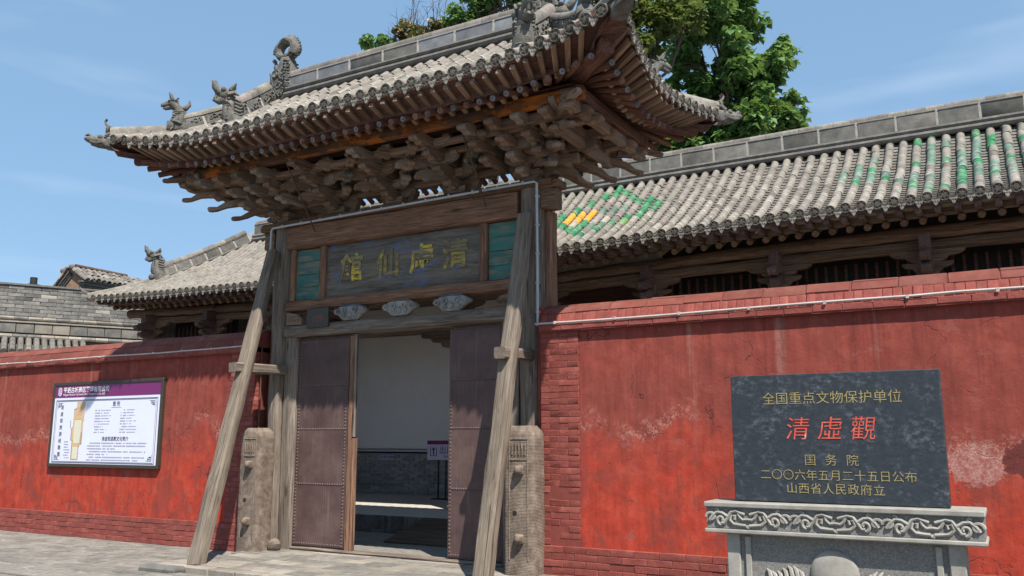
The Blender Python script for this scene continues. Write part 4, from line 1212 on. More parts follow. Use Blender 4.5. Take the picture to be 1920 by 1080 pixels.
# ---- roof beasts (local: faces -X, Z up)
def ridge_dragon():
    mb = MB()
    mb.prism([(-.20, -.12), (.17, -.12), (.18, .20), (.15, .42), (.13, .58), (.10, .70), (-.02, .72), (-.06, .60), (-.13, .46), (-.17, .30), (-.23, .18)], .20, ch=.035)
    # scrolls in relief on both faces
    for s_ in (-1, 1):
        for k in range(16):
            cx, cz = random.uniform(-.16, .12), random.uniform(-.06, .55); r_ = random.uniform(.035, .07)
            mb.tube([(cx + r_ * (1 - a / 12) * math.cos(a + k), s_ * .105, cz + r_ * (1 - a / 12) * math.sin(a + k)) for a in [q * .7 for q in range(12)]], .014, 5)
        for k in range(10):                              # ribbed flank running up to the tail
            z = .12 + k * .055; mb.tube([(.17 - .004 * k, s_ * .09, z), (.10 - .004 * k, s_ * .115, z + .02), (.05, s_ * .10, z + .01)], .014, 5)
    # curled tail
    c = Vector((.0, 0, .86)); path = []; rs = []
    for q in range(29):
        a = R(-35) + q * R(360 / 26); rad = .165 - .045 * q / 28
        path.append((c.x + rad * math.cos(a), 0, c.z + rad * math.sin(a))); rs.append(.082 - .026 * q / 28)
    mb.tube(path, rs, 10, flat=1.0)
    for off in (-.045, .045):
        mb.tube([(p[0] * 1.0, off, p[2]) for p in path], [r_ * .55 for r_ in rs], 6)
    for q in range(0, 20):                                # serrated crest
        a = R(-60) + q * R(12.5)
        p = c + Vector((.215 * math.cos(a), 0, .215 * math.sin(a))); o = Vector((math.cos(a), 0, math.sin(a)))
        tn = Vector((-math.sin(a), 0, math.cos(a)))
        mb.add([p - tn * .025 + Vector((0, -.03, 0)), p + tn * .025 + Vector((0, -.03, 0)), p + tn * .025 + Vector((0, .03, 0)), p - tn * .025 + Vector((0, .03, 0)), p + o * .05 + tn * .022], [(0, 1, 4), (1, 2, 4), (2, 3, 4), (3, 0, 4), (0, 3, 2, 1)])
    # gaping head on the outer side
    mb.sph((-.20, 0, .22), (.12, .12, .11), 10, 8)
    mb.tube([(-.22, 0, .26), (-.31, 0, .29), (-.36, 0, .36), (-.35, 0, .41)], [.075, .06, .04, .012], 8)
    mb.tube([(-.20, 0, .14), (-.30, 0, .10), (-.38, 0, .12)], [.07, .05, .02], 8)
    for s_ in (-1, 1):
        mb.sph((-.24, s_ * .09, .30), .035, 8, 6)
        mb.tube([(-.17, s_ * .08, .30), (-.16, s_ * .10, .40), (-.20, s_ * .10, .47)], [.035, .028, .008], 6)
        for k in range(3): mb.tube([(-.29 - .025 * k, s_ * .035, .12), (-.295 - .025 * k, s_ * .035, .16)], [.014, .003], 5)
    # sword hilt and the small back figure
    mb.tube([(-.12, 0, .50), (-.17, 0, .62)], .05, 8); mb.tube([(-.17, 0, .60), (-.21, 0, .70)], .026, 7); mb.sph((-.222, 0, .725), .035, 8, 6)
    mb.sph((.20, 0, .36), (.07, .07, .05), 8, 6); mb.tube([(.16, 0, .30), (.24, 0, .38), (.27, 0, .34)], [.04, .035, .015], 6)
    mb.rough(.012, 16)
    return mb.mesh('ridge_dragon', m_beast, .9)
RD = ridge_dragon()
for sx in (-1, 1):
    link('ridge_dragon', RD, g_roof, T(sx * 2.42, GY, rz0 + .04) @ rz(0 if sx < 0 else math.pi) @ Matrix.Diagonal((1.22, 1.15, 1.03, 1)))

def dragon_bust():
    """open-mouthed beast that closes a descending ridge"""
    mb = MB()
    mb.tube([(.10, 0, -.10), (.07, 0, .05), (-.02, 0, .17), (-.03, 0, .28), (-.01, 0, .38), (-.05, 0, .47)], [.15, .16, .14, .115, .10, .10], 12)
    mb.sph((-.08, 0, .49), (.13, .105, .11), 12, 8)
    mb.tube([(-.12, 0, .52), (-.20, 0, .55), (-.255, 0, .61), (-.275, 0, .68), (-.31, 0, .72)], [.085, .075, .055, .042, .012], 9)
    mb.tube([(-.11, 0, .42), (-.20, 0, .385), (-.28, 0, .40)], [.07, .055, .025], 9)
    mb.tube([(-.16, 0, .45), (-.24, 0, .47), (-.26, 0, .55)], [.03, .022, .006], 6)
    for s_ in (-1, 1):
        mb.sph((-.13, s_ * .085, .555), .038, 8, 6)
        mb.tube([(-.02, s_ * .08, .55), (.02, s_ * .10, .61), (.05, s_ * .11, .665)], [.045, .035, .006], 7)
        mb.tube([(-.06, s_ * .10, .47), (.04, s_ * .13, .50), (.10, s_ * .12, .46)], [.04, .035, .01], 7)
        for k in range(4): mb.tube([(-.17 - .03 * k, s_ * .045, .415), (-.175 - .03 * k, s_ * .045, .45)], [.014, .003], 5)
        for k in range(7):                                # mane and scales
            z = .06 + k * .055; mb.tube([(.04, s_ * .12, z), (.12, s_ * .10, z - .02), (.20 - .01 * k, s_ * .05, z + .03)], [.026, .026, .006], 6)
            mb.tube([(-.12 + .01 * k, s_ * .05, z), (-.05, s_ * .125, z + .015)], .014, 5)
        mb.sph((-.10, s_ * .07, -.02), (.08, .05, .07), 8, 6)
    mb.sph((.14, 0, .34), (.05, .045, .055), 8, 6)
    mb.rough(.010, 20)
    return mb.mesh('dragon_bust', m_beast, .9)
DB = dragon_bust()
def small_dragon():
    mb = MB()
    mb.box((.03, 0, .05), (.32, .18, .14), ch=.01)
    mb.tube([(.02, 0, .10), (.05, 0, .20), (.07, 0, .28), (.0, 0, .37), (-.06, 0, .42)], [.13, .115, .085, .07, .075], 10)
    mb.sph((-.07, 0, .43), (.10, .075, .07), 10, 7)
    mb.tube([(-.12, 0, .43), (-.19, 0, .40), (-.24, 0, .39)], [.055, .045, .025], 8)
    mb.tube([(-.10, 0, .38), (-.17, 0, .345), (-.21, 0, .345)], [.045, .03, .015], 8)
    for s_ in (-1, 1):
        mb.tube([(-.06, s_ * .05, .47), (-.10, s_ * .06, .56), (-.13, s_ * .06, .60)], [.03, .025, .006], 6)
        mb.tube([(-.03, s_ * .05, .47), (.02, s_ * .07, .52)], [.025, .008], 6)
        mb.sph((-.11, s_ * .06, .465), .025, 7, 5)
    mb.tube([(.03, 0, .36), (.13, 0, .38), (.18, 0, .44), (.185, 0, .53)], [.05, .045, .035, .006], 8)
    for k in range(5): mb.tube([(-.06, -.08, .16 + .035 * k), (.04, -.12 + .008 * k, .15 + .035 * k), (.12, -.07, .17 + .035 * k)], .011, 5)
    mb.rough(.007, 22)
    return mb.mesh('small_dragon', m_beast, .9)
SD = small_dragon()
for sx in (-1, 1):
    for sy in (-1, 1):
        M = T(sx * 2.6, GY + sy * .93, GR.pt('F', 2.6, .75).z + .02)
        ang = math.atan2(sy, sx * .9) - math.pi
        link('dragon_bust', DB, g_roof, M @ rz(ang) @ Matrix.Scale(1.0, 4))
        q = .50
        link('small_dragon', SD, g_roof, T(sx * (GR.a - q), GY + sy * (GR.b - q), GR.zb + GR.p(q) + GR.lift(q) * (1 - q / GR.ld) + .10) @ rz(ang))

# ---- iron rods, number plate, conduit, braces, guard stones
for a, b in (((-1.33, -.70, 5.56), (-1.45, .09, 4.70)), ((1.67, -.70, 5.60), (1.60, .09, 4.68))):
    mid = Vector(a).lerp(Vector(b), .55) + Vector((.03, -.02, -.02))
    MB().tube([a, mid, b], .011, 7).build('tie_rod', m_rod, gate)
lp = [(1.42 + .10 * math.cos(a) , .05 + .02 * math.sin(a * .5), 4.90 + .09 * math.sin(a)) for a in [R(20 * k) for k in range(20)]]
lp += [(1.56, .02, 4.86), (1.72, .04, 4.86)]
tag(MB().tube(lp, .008, 6).build('wire_loop', m_rod), 'loose loop of old wire hanging on the lintel conduit', 'wire')

plate = MB().box((0, 0, 0), (.42, .025, .29), ch=.004).build('number_plate', m_plate, None, T(-1.335, .10, 3.37))
tag(plate, 'small dark grey house number plate reading 109 above the left door leaf', 'number plate')
lettering('number', '109', .15, (-1.335, .086, 3.345), m_plate_no, plate, .001)

cp = [(-2.33, .055, 4.42), (-2.33, .055, 4.80), (-2.30, .05, 4.845)] + [(-2.30 + 4.7 * i / 10, .06, 4.85 + .06 * i / 10) for i in range(1, 10)] + [(2.36, .055, 4.905), (2.40, .055, 4.88), (2.405, .055, 3.0)]
co = tag(MB().tube(cp, .017, 8).build('conduit', m_galv), 'grey metal conduit along the lintel and down the right post', 'pipe')
for k in range(12): link('clip', MB().box((0, 0, 0), (.02, .04, .045)).mesh('clip', m_galv), co, T(-2.1 + k * .39, .062, 4.855 + .06 * k / 11))
for k in range(5): link('clip', MB().box((0, 0, 0), (.045, .04, .02)).mesh('clip', m_galv), co, T(2.405, .057, 4.7 - k * .38))
tag(MB().tube([(-2.40, .06, .9), (-2.405, .06, 2.97)], .012, 7).build('conduit', m_rod), 'thin dark pipe down the left gate post behind the brace', 'pipe')

def brace(foot, top, label, pegz, w=.22, h=.165):
    f, t_ = Vector(foot), Vector(top)
    o = empty('timber_brace', foot, label, 'brace')
    timber('beam', f - Vector((0, 0, .02)), t_, h, w, m_brace, o, 18, .007, (1, 0, 0), ch=.025, taper=.88)
    k = pegz / top[2]; c = f.lerp(t_, k)
    timber('peg', (c.x - .02, c.y - .20, pegz), (c.x - .02, .20, pegz + .02), .16, .14, m_brace, o, 4, .005)
    return o
brace((-1.76, -1.52, 0), (-2.24, .03, 4.46), 'leaning grey timber prop against the left gate post', 2.60)
brace((2.25, -1.02, 0), (2.25, .03, 4.46), 'leaning grey timber prop against the right gate post', 2.62)

def guard_stone(x, label, mirror=1):
    o = empty('guard_stone', (x, -.05, 0), label, 'stone post', 'stone posts flanking the gate')
    W_, H_, D_ = .42, 1.75, .31
    mb = MB(); n = 24; rings = []
    for i in range(n + 1):
        z = -.02 + (H_ + .02) * (i / n) ** .8; k = 1.0
        if z > H_ - .17: k = 1 - .36 * ((z - H_ + .17) / .17) ** 3.0
        w_, d_ = W_ / 2 * k, D_ / 2 * (1 - (1 - k) * .8); c_ = .05
        ring = []
        for (a, b) in ((-1, -1), (1, -1), (1, 1), (-1, 1)):
            for q in range(4):
                an = R(90 * q / 3); base_ = {(-1, -1): R(180), (1, -1): R(270), (1, 1): 0, (-1, 1): R(90)}[(a, b)]
                ring.append((a * (w_ - c_) + c_ * math.cos(base_ + an), b * (d_ - c_) + c_ * math.sin(base_ + an), z))
        rings.append(ring)
    mb.loft(rings); mb.rough(.006, 5.0)
    body = mb.build('shaft', m_stone, o, T(x, -.13, 0), .8)
    fy = -.13 - D_ / 2
    fr = MB()
    for xo in (-.125, .125): fr.box((xo, 0, .88), (.018, .012, 1.42), ch=.004)
    fr.box((0, 0, 1.59), (.265, .012, .018), ch=.004)
    for k in range(5): fr.tube([(-.09 + .045 * k, -.002, 1.40), (-.08 + .045 * k, -.008, 1.47), (-.09 + .045 * k, -.002, 1.54)], .010, 5)
    fr.box((0, 0, 1.345), (.24, .01, .014)); fr.rough(.004, 20)
    fr.build('carved_border', m_stone, o, T(x, fy - .001, 0), .5)
    for z in (1.22, .42):
        lg = MB().box((0, 0, 0), (.115, .09, .115), ch=.022); lg.sph((.0, -.045, .0), (.045, .03, .045), 8, 5); lg.rough(.012, 18)
        link('lug', lg.mesh('lug', m_stone), o, T(x + .02, fy - .02, z))
    hole = MB().tube([(0, .02, 0), (0, -.006, 0)], .028, 9)
    link('socket', hole.mesh('socket', m_black), o, T(x - .05 * mirror, fy + .0, .72))
    return o
guard_stone(-2.20, 'carved brown stone post standing before the left gate post')
guard_stone(2.31, 'carved brown stone post standing before the right gate post')
rb = MB().sph((0, 0, 0), (.12, .10, .10), 10, 7).rough(.03, 9).build('rubble_stone', m_stone, None, T(-1.93, .02, .07))
tag(rb, 'small rough stone at the foot of the left carved post', 'stone')
# ------------------------------------------------------------------ the hall behind the wall
hall = empty('temple_hall', (0, 5.8, 0), 'long grey tiled temple hall behind the red wall with glazed diamond patches', 'hall')
HY = 5.8; HE = HY - 2.6
HR = Roof(11.4, 2.6, 0, HY, 4.815, .45, .075, .10, 3.0, .10, 2.5, sag=lambda x: -.15 * math.exp(-((x + 2) / 5) ** 2))
h_roof = roof_bed(HR, 'roof', hall, -.005)
def hcol(side, x, y, t):
    if side == 'F':
        d1 = abs(x - 1.3) / 1.12 + abs(t - 1.32) / .98
        if .76 < d1 < 1.06: return random.choice('nnnlnnj')
        if d1 <= .76:
            if x < 1.25 and abs(t - 1.28) < .17: return 'a'
            return random.choice('gjgkjcn' if t < 1.5 else 'ggkp')
        d2 = abs(x - 7.0) / 1.75 + abs(t - 1.32) / 1.25
        if d2 < 1.05: return random.choice('jjjnngggggj')
        if x > 3.2: return random.choice('gggggpk')
    return random.choice('ppgkggp')
cnt = [0]
def hsingle(side, x, j):
    if side != 'F': return False
    if j < 0: return x > 1.0 or -11.6 < x < -5.2
    if x > 1.1 and x < 8.3 and j < 8: cnt[0] += 1; return cnt[0] <= 285
    return False
tile_rows(HR, h_roof, .2115, 'F', hsingle, hcol, .205)
# ridge
hz = HR.pt('F', 0, 2.6).z
hp = [(-8.75 + 17.5 * i / 60, HY, hz + .0 - .03 * math.exp(-((-8.75 + 17.5 * i / 60 + 2) / 5) ** 2)) for i in range(61)]
ridge_run(hp, h_roof, .62, .18, .47, .025, .20, [m_ridge], .075, ((.05, .06), (.145, .045)))
for sx in (-1,):
    P = []
    for i in range(19):
        q = 2.55 - (2.55 - 1.10) * i / 18
        P.append(Vector((sx * (HR.a - q), HY - (HR.b - q), HR.zb + HR.lift(q) * max(0, 1 - q / HR.ld) + HR.p(q) + .03)))
    ridge_run(P, h_roof, .36, .05, .27, .03, .16, [m_ridge, m_tile_dark], .085, ((.03, .03),), False, 'hip_block')
    p = P[-1]; ang = math.atan2(-1, sx) - math.pi
    link('dragon_bust', DB, h_roof, T(p.x + sx * .10, p.y - .10, p.z + .06) @ rz(ang) @ Matrix.Scale(1.05, 4))
    e0 = p + Vector((0, 0, .02)); e1 = Vector((sx * (HR.a + .06), HY - HR.b - .06, HR.zb + HR.lf + .08))
    for k in range(6):
        mb = MB(); q0 = P[-1].lerp(e1, k / 6); q1 = P[-1].lerp(e1, (k + 1) / 6)
        for q in (q0, q1):
            d = HR.a - abs(q.x); q.z = HR.zb + HR.lift(d) * max(0, 1 - d / HR.ld) + HR.p(d) + .07
        half_round(mb, [q0, q1], .08, 8, 0, .08); mb.build('ridge_cap', m_tile_pale, h_roof)
    mb = MB().prism([(0, 0), (.1, .0), (.22, .07), (.28, .16), (.25, .17), (.16, .10), (0, .05)], .09, ch=.01)
    link('upturned_tile', mb.mesh('upturned_tile', m_tile_pink), h_roof, T(e1.x + .05, e1.y + .05, e1.z) @ rz(math.atan2(-1, sx)))
# eave timberwork
HF = MB().box((.3, 0, 0), (.6, .085, .085), ch=.006, jit=.004).mesh('flying_rafter', m_hall_rafter, .5)
HRF = MB().tube([(0, 0, 0), (.9, 0, 0)], .052, 10).mesh('rafter', m_dark_wood, .7)
i = -11.1
while i < 9.2:
    if i > .6 or i < -5.0:
        d = HR.a - abs(i); zz_ = HR.z('F', i, 0)
        link('flying_rafter', HF, hall, frame((i, HE + .03 - HR.flare(d), zz_ - .115), (i, HE + .6, zz_ - .06)) @ T(random.uniform(0, .02), 0, 0))
        link('rafter', HRF, hall, frame((i + .03, HE + .38, zz_ - .20), (i + .03, HE + 1.3, zz_ + .22)))
    i += .243
mb = MB()
rings = []
for k in range(61):
    x = -11.45 + 22.9 * k / 60; d = HR.a - abs(x); zz_ = HR.z('F', x, 0); fl = HR.flare(d)
    rings.append([(x, HE - fl + .005, zz_ - .005), (x, HE - fl + .005, zz_ - .07), (x, HE - fl + .05, zz_ - .072), (x, HE - fl + .05, zz_)])
mb.loft(rings); mb.build('eave_board', m_hall_rafter, hall, smooth=.5)
mb = MB(); g = []
for k in range(61):
    x = -11.4 + 22.8 * k / 60; zz_ = HR.z('F', x, 0)
    g.append([(x, HE + .03, zz_ - .06), (x, HE + .42, zz_ - .03), (x, HE + .44, zz_ - .14), (x, HE + 2.6, zz_ + .95)])
mb.add([p for r_ in g for p in r_], [(k * 4 + j, (k + 1) * 4 + j, (k + 1) * 4 + j + 1, k * 4 + j + 1) for k in range(60) for j in range(3)])
mb.build('sheathing', m_pale_board, hall, smooth=.5)
CX = [8.76, 6.65, 4.54, 2.43, .36, -1.40, -4.40, -6.01, -8.12, -10.23]
PY = HE + .92                                           # line of columns
for a_, b_ in zip(CX[1:], CX[:-1]):
    za, zb_ = HR.z('F', a_, 0), HR.z('F', b_, 0)
    timber('eave_purlin', (a_, PY, za - .26), (b_, PY, zb_ - .26), .21, .21, m_dark_wood, hall, 8, .012, round_=True)
    timber('architrave', (a_, PY, za - .45), (b_, PY, zb_ - .45), .13, .15, m_dark_wood, hall, 6, .008)
    timber('tie_beam', (a_, PY + .03, za - .98), (b_, PY + .03, zb_ - .98), .14, .20, m_dark_wood, hall, 6, .008)
timber('eave_purlin', (-11.2, PY, HR.z('F', -11, 0) - .26), (-10.23, PY, HR.z('F', -10.23, 0) - .26), .21, .21, m_dark_wood, hall, 4, .012, round_=True)
def cloud_arm(hl, h):
    return [(-hl * .35, 0), (hl * .35, 0), (hl * .5, .03), (hl * .58, h * .45), (hl * .75, h * .5), (hl * .9, h * .62), (hl, h * .85), (hl, h), (-hl, h), (-hl, h * .85), (-hl * .9, h * .62), (-hl * .75, h * .5), (-hl * .58, h * .45), (-hl * .5, .03)]
for c in CX:
    z0 = HR.z('F', c, 0)
    timber('column', (c, PY + .02, .28), (c, PY + .02, z0 - .62), .25, .25, m_dark_wood, hall, 8, .008, (0, 1, 0), round_=True)
    b = link('bracket_set', dou_mesh(.30, .12), hall, T(c, PY, z0 - .95))
    b.data = b.data.copy(); b.data.materials[0] = m_dark_wood
    for zz_, hl, h in ((z0 - .86, .34, .16), (z0 - .70, .50, .18)):
        link('cross_arm', MB().prism(cloud_arm(hl, h), .12, ch=.012).mesh('cross_arm', m_dark_wood), b, T(c, PY, zz_))
        link('nose_arm', MB().prism(nose_poly(.44 + (.12 if hl > .4 else 0), .15), .14, ch=.014).mesh('nose_arm', m_hall_rafter), b, T(c, PY, zz_) @ rz(FR))
    timber('beam_end', (c, PY + .3, z0 - .45), (c, PY - .34, z0 - .45), .15, .24, m_hall_rafter, b, 3, .006)
# dark lattice screens between columns
for a_, b_ in ((6.65, 8.76), (4.54, 6.65), (2.43, 4.54), (-10.23, -8.12)):
    zt = HR.z('F', (a_ + b_) / 2, 0) - .4
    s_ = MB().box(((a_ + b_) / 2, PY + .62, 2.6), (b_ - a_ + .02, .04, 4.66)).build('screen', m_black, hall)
    n = int((b_ - a_) / .15)
    bar = MB().box((0, 0, 0), (.045, .03, 1.5), ch=.005).mesh('screen_bar', m_board)
    for k in range(1, n): link('screen_bar', bar, s_, T(a_ + (b_ - a_) * k / n, PY + .585, 3.55))
    timber('screen_rail', (a_, PY + .58, 3.95), (b_, PY + .58, 3.95), .05, .03, m_galv, s_, 2, .0, ch=.005)
# platform, steps and the back wall seen through the doorway
plat = MB().box((0, 6.2, .12), (23, 6.9, .32)); plat.build('platform', simple('pale_hall_paving', [(.3, (.34, .31, .27)), (.7, (.50, .465, .41))], ns=5, vary=0), hall)  # paving paled so its sunlit strip throws more light onto the back wall
rb = [MB().box((0, 0, 0), (.066, .05, .235), ch=.006, jit=.004).mesh('riser_brick', m_gbrick) for _ in range(4)]
x = -4.6
while x < 1.8:
    link('riser_brick', random.choice(rb), hall, T(x, 2.735, .165)); x += .072
x = -4.6
while x < 1.8:
    link('riser_brick', MB().box((0, 0, 0), (.28, .07, .055), ch=.006, jit=.003).mesh('riser_brick', m_gbrick), hall, T(x + .14, 2.725, .018)); x += .287
MB().box((-6.2, 7.98, 2.66), (9.6, .3, 4.82)).build('back_wall', m_white, hall)
MB().box((3.8, 7.98, 2.6), (10.4, .28, 4.7)).build('panelled_wall', m_board, hall)  # plain wall coloured dark so the right bays read as deep shade
MB().box((-1.0, 7.90, 1.255), (20, .30, .035)).build('wall_border', m_black, hall)
MB().box((-1.0, 7.92, 1.335), (20, .26, .012)).build('wall_border', m_black, hall)
MB().box((-1.0, 7.90, .75), (20, .24, .96)).build('dado_joint', m_dado_mortar, hall)
db = [MB().box((0, 0, 0), (.288, .05, .068), ch=.005, jit=.003).mesh('brick', m_dado) for _ in range(4)]
for r_ in range(12):
    x = -8.4 + (.15 if r_ % 2 else 0)
    while x < -2.4:
        link('brick', random.choice(db), hall, T(x + .15, 7.768 + random.uniform(-.004, .004), .322 + r_ * .0775)); x += .30
MB().box((-10.75, 6.05, 2.75), (.3, 3.5, 5.1)).build('end_wall', m_gbrick, hall)
# carved corner bracket under the beam of the entrance bay
mb = MB().prism([(0, 0), (.0, -.34), (-.18, -.30), (-.22, -.22), (-.42, -.20), (-.47, -.13), (-.66, -.11), (-.72, 0)], .07, ch=.008)
for k in range(14):
    cx, cz = -.06 - .045 * k, -.05 - random.uniform(0, max(.02, .18 - .012 * k)); r_ = .03
    mb.tube([(cx + r_ * math.cos(a), -.042, cz + r_ * math.sin(a)) for a in [q * .9 for q in range(8)]], .009, 5)
link('beam_bracket', mb.mesh('beam_bracket', m_dark_wood), hall, T(-1.62, PY - .02, 3.62))
timber('entrance_beam', (-4.4, PY, 3.70), (-1.40, PY, 3.70), .16, .18, m_dark_wood, hall, 6, .006)
# courtyard floor just inside the gate
cf = MB(); 
for r_ in range(12):
    x = -5.2 + (.2 if r_ % 2 else 0)
    while x < 3.0:
        cf.box((x + .2, .72 + r_ * .18, -.02), (.388, .172, .03), ch=.005, jit=.002); x += .395
yard = MB().box((0, 1.7, -.045), (14, 2.3, .03)).build('courtyard_floor', m_bed); tag(yard, kind='structure')
tag(cf.build('courtyard_pavers', m_pave, yard), kind='stuff')
rp = empty('wooden_ramp', (-1.1, 2.2, 0), 'brown plank ramp on the steps behind the right door leaf', 'ramp')
for k in range(9):
    f = k / 9
    link('plank', MB().box((0, 0, 0), (1.45, .118, .03), ch=.004, jit=.003).mesh('plank', m_ramp), rp, T(-.42, 1.62 + 1.12 * f, .02 + .275 * f) @ Matrix.Rotation(math.atan2(.275, 1.12), 4, 'X'))
# exit sign on its stand
ex = empty('exit_sign', (-3.42, 6.5, .28), 'lilac and purple exit sign on a black twin-post stand', 'sign')
MB().box((0, 0, 0), (.76, .02, .42), ch=.004).build('sign_panel', m_exit, ex, T(-3.45, 6.5, 1.34))
MB().box((0, 0, 0), (.76, .006, .085)).build('header', m_sign_purple, ex, T(-3.45, 6.486, 1.508))
lettering('lettering', '出口', .19, (-3.32, 6.488, 1.335), m_sign_ink, ex, .001)
lettering('lettering', 'Exit', .075, (-3.32, 6.488, 1.20), m_sign_ink, ex, .001)
ar = MB()
for a_, b_ in (((-.08, .09), (-.08, -.09)), ((-.08, -.09), (.08, -.09)), ((.08, -.09), (.08, .09))):
    ar.box(((a_[0] + b_[0]) / 2, 0, (a_[1] + b_[1]) / 2), (abs(a_[0] - b_[0]) + .014, .004, abs(a_[1] - b_[1]) + .014))
ar.box((0, 0, -.01), (.03, .0042, .11)); ar.add([(-.05, -.002, .04), (.05, -.002, .04), (0, -.002, .10)], [(0, 1, 2)])
link('arrow_mark', ar.mesh('arrow_mark', m_sign_ink), ex, T(-3.66, 6.487, 1.31))
for xo in (-.10, .10): MB().tube([(-3.45 + xo, 6.53, .30), (-3.45 + xo, 6.53, 1.3)], .018, 8).build('post', m_iron, ex)
MB().box((-3.45, 6.53, .292), (.44, .26, .02), ch=.004).build('base', m_iron, ex)
nt = MB().box((0, 0, 0), (.46, .015, .13), ch=.003).build('wall_notice', m_exit, None, T(-5.93, 7.73, 1.14))
tag(nt, 'small lilac no smoking notice on the grey brick dado', 'notice')
lettering('lettering', '禁止吸烟', .075, (-5.87, 7.721, 1.14), m_sign_ink, nt, .001)
MB().tube([(-6.09 + .035 * math.cos(a), 7.72, 1.14 + .035 * math.sin(a)) for a in [R(30 * k) for k in range(13)]], .005, 5).build('prohibition_mark', m_sign_ink, nt)
# ------------------------------------------------------------------ site map board on the left wall
sg = empty('map_sign', (-6.0, 0, 1.13), 'framed white visitor map board with a purple header on the red wall', 'sign')
SX0, SX1, SZ0, SZ1 = -7.42, -4.56, 1.15, 2.54
fr = MB()
for c, d in ((((SX0 + SX1) / 2, 0, SZ0 - .015), (SX1 - SX0 + .11, .07, .06)), (((SX0 + SX1) / 2, 0, SZ1 + .015), (SX1 - SX0 + .11, .07, .06)), ((SX0 - .025, 0, (SZ0 + SZ1) / 2), (.06, .068, SZ1 - SZ0 + .02)), ((SX1 + .025, 0, (SZ0 + SZ1) / 2), (.06, .068, SZ1 - SZ0 + .02))):
    link('frame_bar', MB().box((0, 0, 0), d, ch=.008).mesh('frame_bar', m_sign_frame), sg, T(c[0], -.01, c[2]))
SY = -.02
pan = MB().box(((SX0 + SX1) / 2, SY, (SZ0 + SZ1) / 2), (SX1 - SX0, .02, SZ1 - SZ0)).build('panel', m_sign, sg)
fy = SY - .0115
def sbox(name, x0, x1, z0, z1, mat, lay=0, par=None):
    return MB().box(((x0 + x1) / 2, fy - .0008 * lay, (z0 + z1) / 2), (x1 - x0, .0012, z1 - z0)).build(name, mat, par or pan)
W_, H_ = SX1 - SX0, SZ1 - SZ0
def sx(f): return SX0 + W_ * f
def sz(f): return SZ1 - H_ * f
sbox('header', SX0, SX1, sz(.165), SZ1, m_sign_purple)
lettering('lettering', '平遥古城景区管理有限公司', .107, (sx(.085), fy - .002, sz(.075)), m_sign_white, pan, .0006, align='LEFT', bold=.002)
lettering('lettering', 'Pingyao Ancient City Scenic Area Management Co., Ltd', .052, (sx(.085), fy - .002, sz(.128)), m_sign_white, pan, .0006, align='LEFT')
lg = MB()
for (x0, x1, z0, z1) in ((.035, .068, .035, .045), (.035, .068, .13, .14), (.035, .041, .035, .14), (.062, .068, .035, .14), (.046, .057, .055, .065), (.046, .057, .075, .085), (.046, .057, .095, .12)):
    lg.box((sx((x0 + x1) / 2), fy - .0016, sz((z0 + z1) / 2)), (W_ * (x1 - x0), .0012, H_ * (z1 - z0)))
lg.build('emblem', m_sign_white, pan)
# double border with fret corners
bd = MB()
def ln(x0, z0, x1, z1, w=.006, m=bd):
    m.box(((sx(x0) + sx(x1)) / 2, fy - .0008, (sz(z0) + sz(z1)) / 2), (abs(sx(x1) - sx(x0)) + w, .0012, abs(sz(z1) - sz(z0)) + w))
for i, (a, w) in enumerate(((.022, .010), (.034, .005))):
    ln(a, .20 + i * .012, 1 - a, .20 + i * .012, w); ln(a, .975 - i * .012, 1 - a, .975 - i * .012, w); ln(a, .20, a, .975, w); ln(1 - a, .20, 1 - a, .975, w)
for cx, dx in ((.045, 1), (.955, -1)):
    for cz, dz in ((.235, 1), (.94, -1)):
        for k in range(3):
            ln(cx, cz + dz * .012 * k * 1.6, cx + dx * (.045 - .012 * k), cz + dz * .012 * k * 1.6, .006); ln(cx + dx * .012 * k, cz, cx + dx * .012 * k, cz + dz * (.07 - .018 * k), .006)
        ln(cx + dx * .03, cz, cx + dx * .03, cz + dz * .04, .006); ln(cx, cz + dz * .045, cx + dx * .022, cz + dz * .045, .006)
bd.build('border', m_sign_ink, pan)
for k, c in enumerate('清虚观旅游线路图'):
    lettering('lettering', c, .082, (sx(.088), fy - .002, sz(.29 + .084 * k)), m_sign_ink, pan, .0006)
# plan of the temple
pl = MB()
def poly(pts, mat, lay, name):
    m = MB(); n = len(pts); m.add([(sx(a), fy - .0009 * lay, sz(b)) for a, b in pts], [tuple(range(n))]); m.build(name, mat, pan, smooth=0)
out = [(.235, .225), (.31, .225), (.31, .46), (.305, .46), (.305, .60), (.295, .75), (.285, .75), (.28, .78), (.28, .94), (.215, .94), (.21, .78), (.215, .70), (.20, .70), (.195, .55), (.21, .52), (.21, .32), (.235, .31)]
poly(out, m_sign_tan, 1, 'map_plan')
poly([(.225, .45), (.29, .45), (.29, .62), (.28, .74), (.225, .74), (.22, .58)], m_sign_cream, 2, 'map_court')
poly([(.222, .78), (.272, .78), (.272, .93), (.222, .93)], m_sign_cream, 2, 'map_court')
for i in range(len(out)):
    a, b = out[i], out[(i + 1) % len(out)]; ln(*a, *b, .004, pl) if abs(a[0] - b[0]) < .012 or abs(a[1] - b[1]) < .012 else None
for z in (.30, .385, .44, .52, .565, .74, .78, .86, .905): ln(.225, z, .285, z, .004, pl)
for x, z0, z1 in ((.25, .30, .385), (.27, .44, .56), (.245, .78, .94), (.265, .24, .30)): ln(x, z0, x, z1, .004, pl)
pl.build('map_lines', m_sign_line, pan)
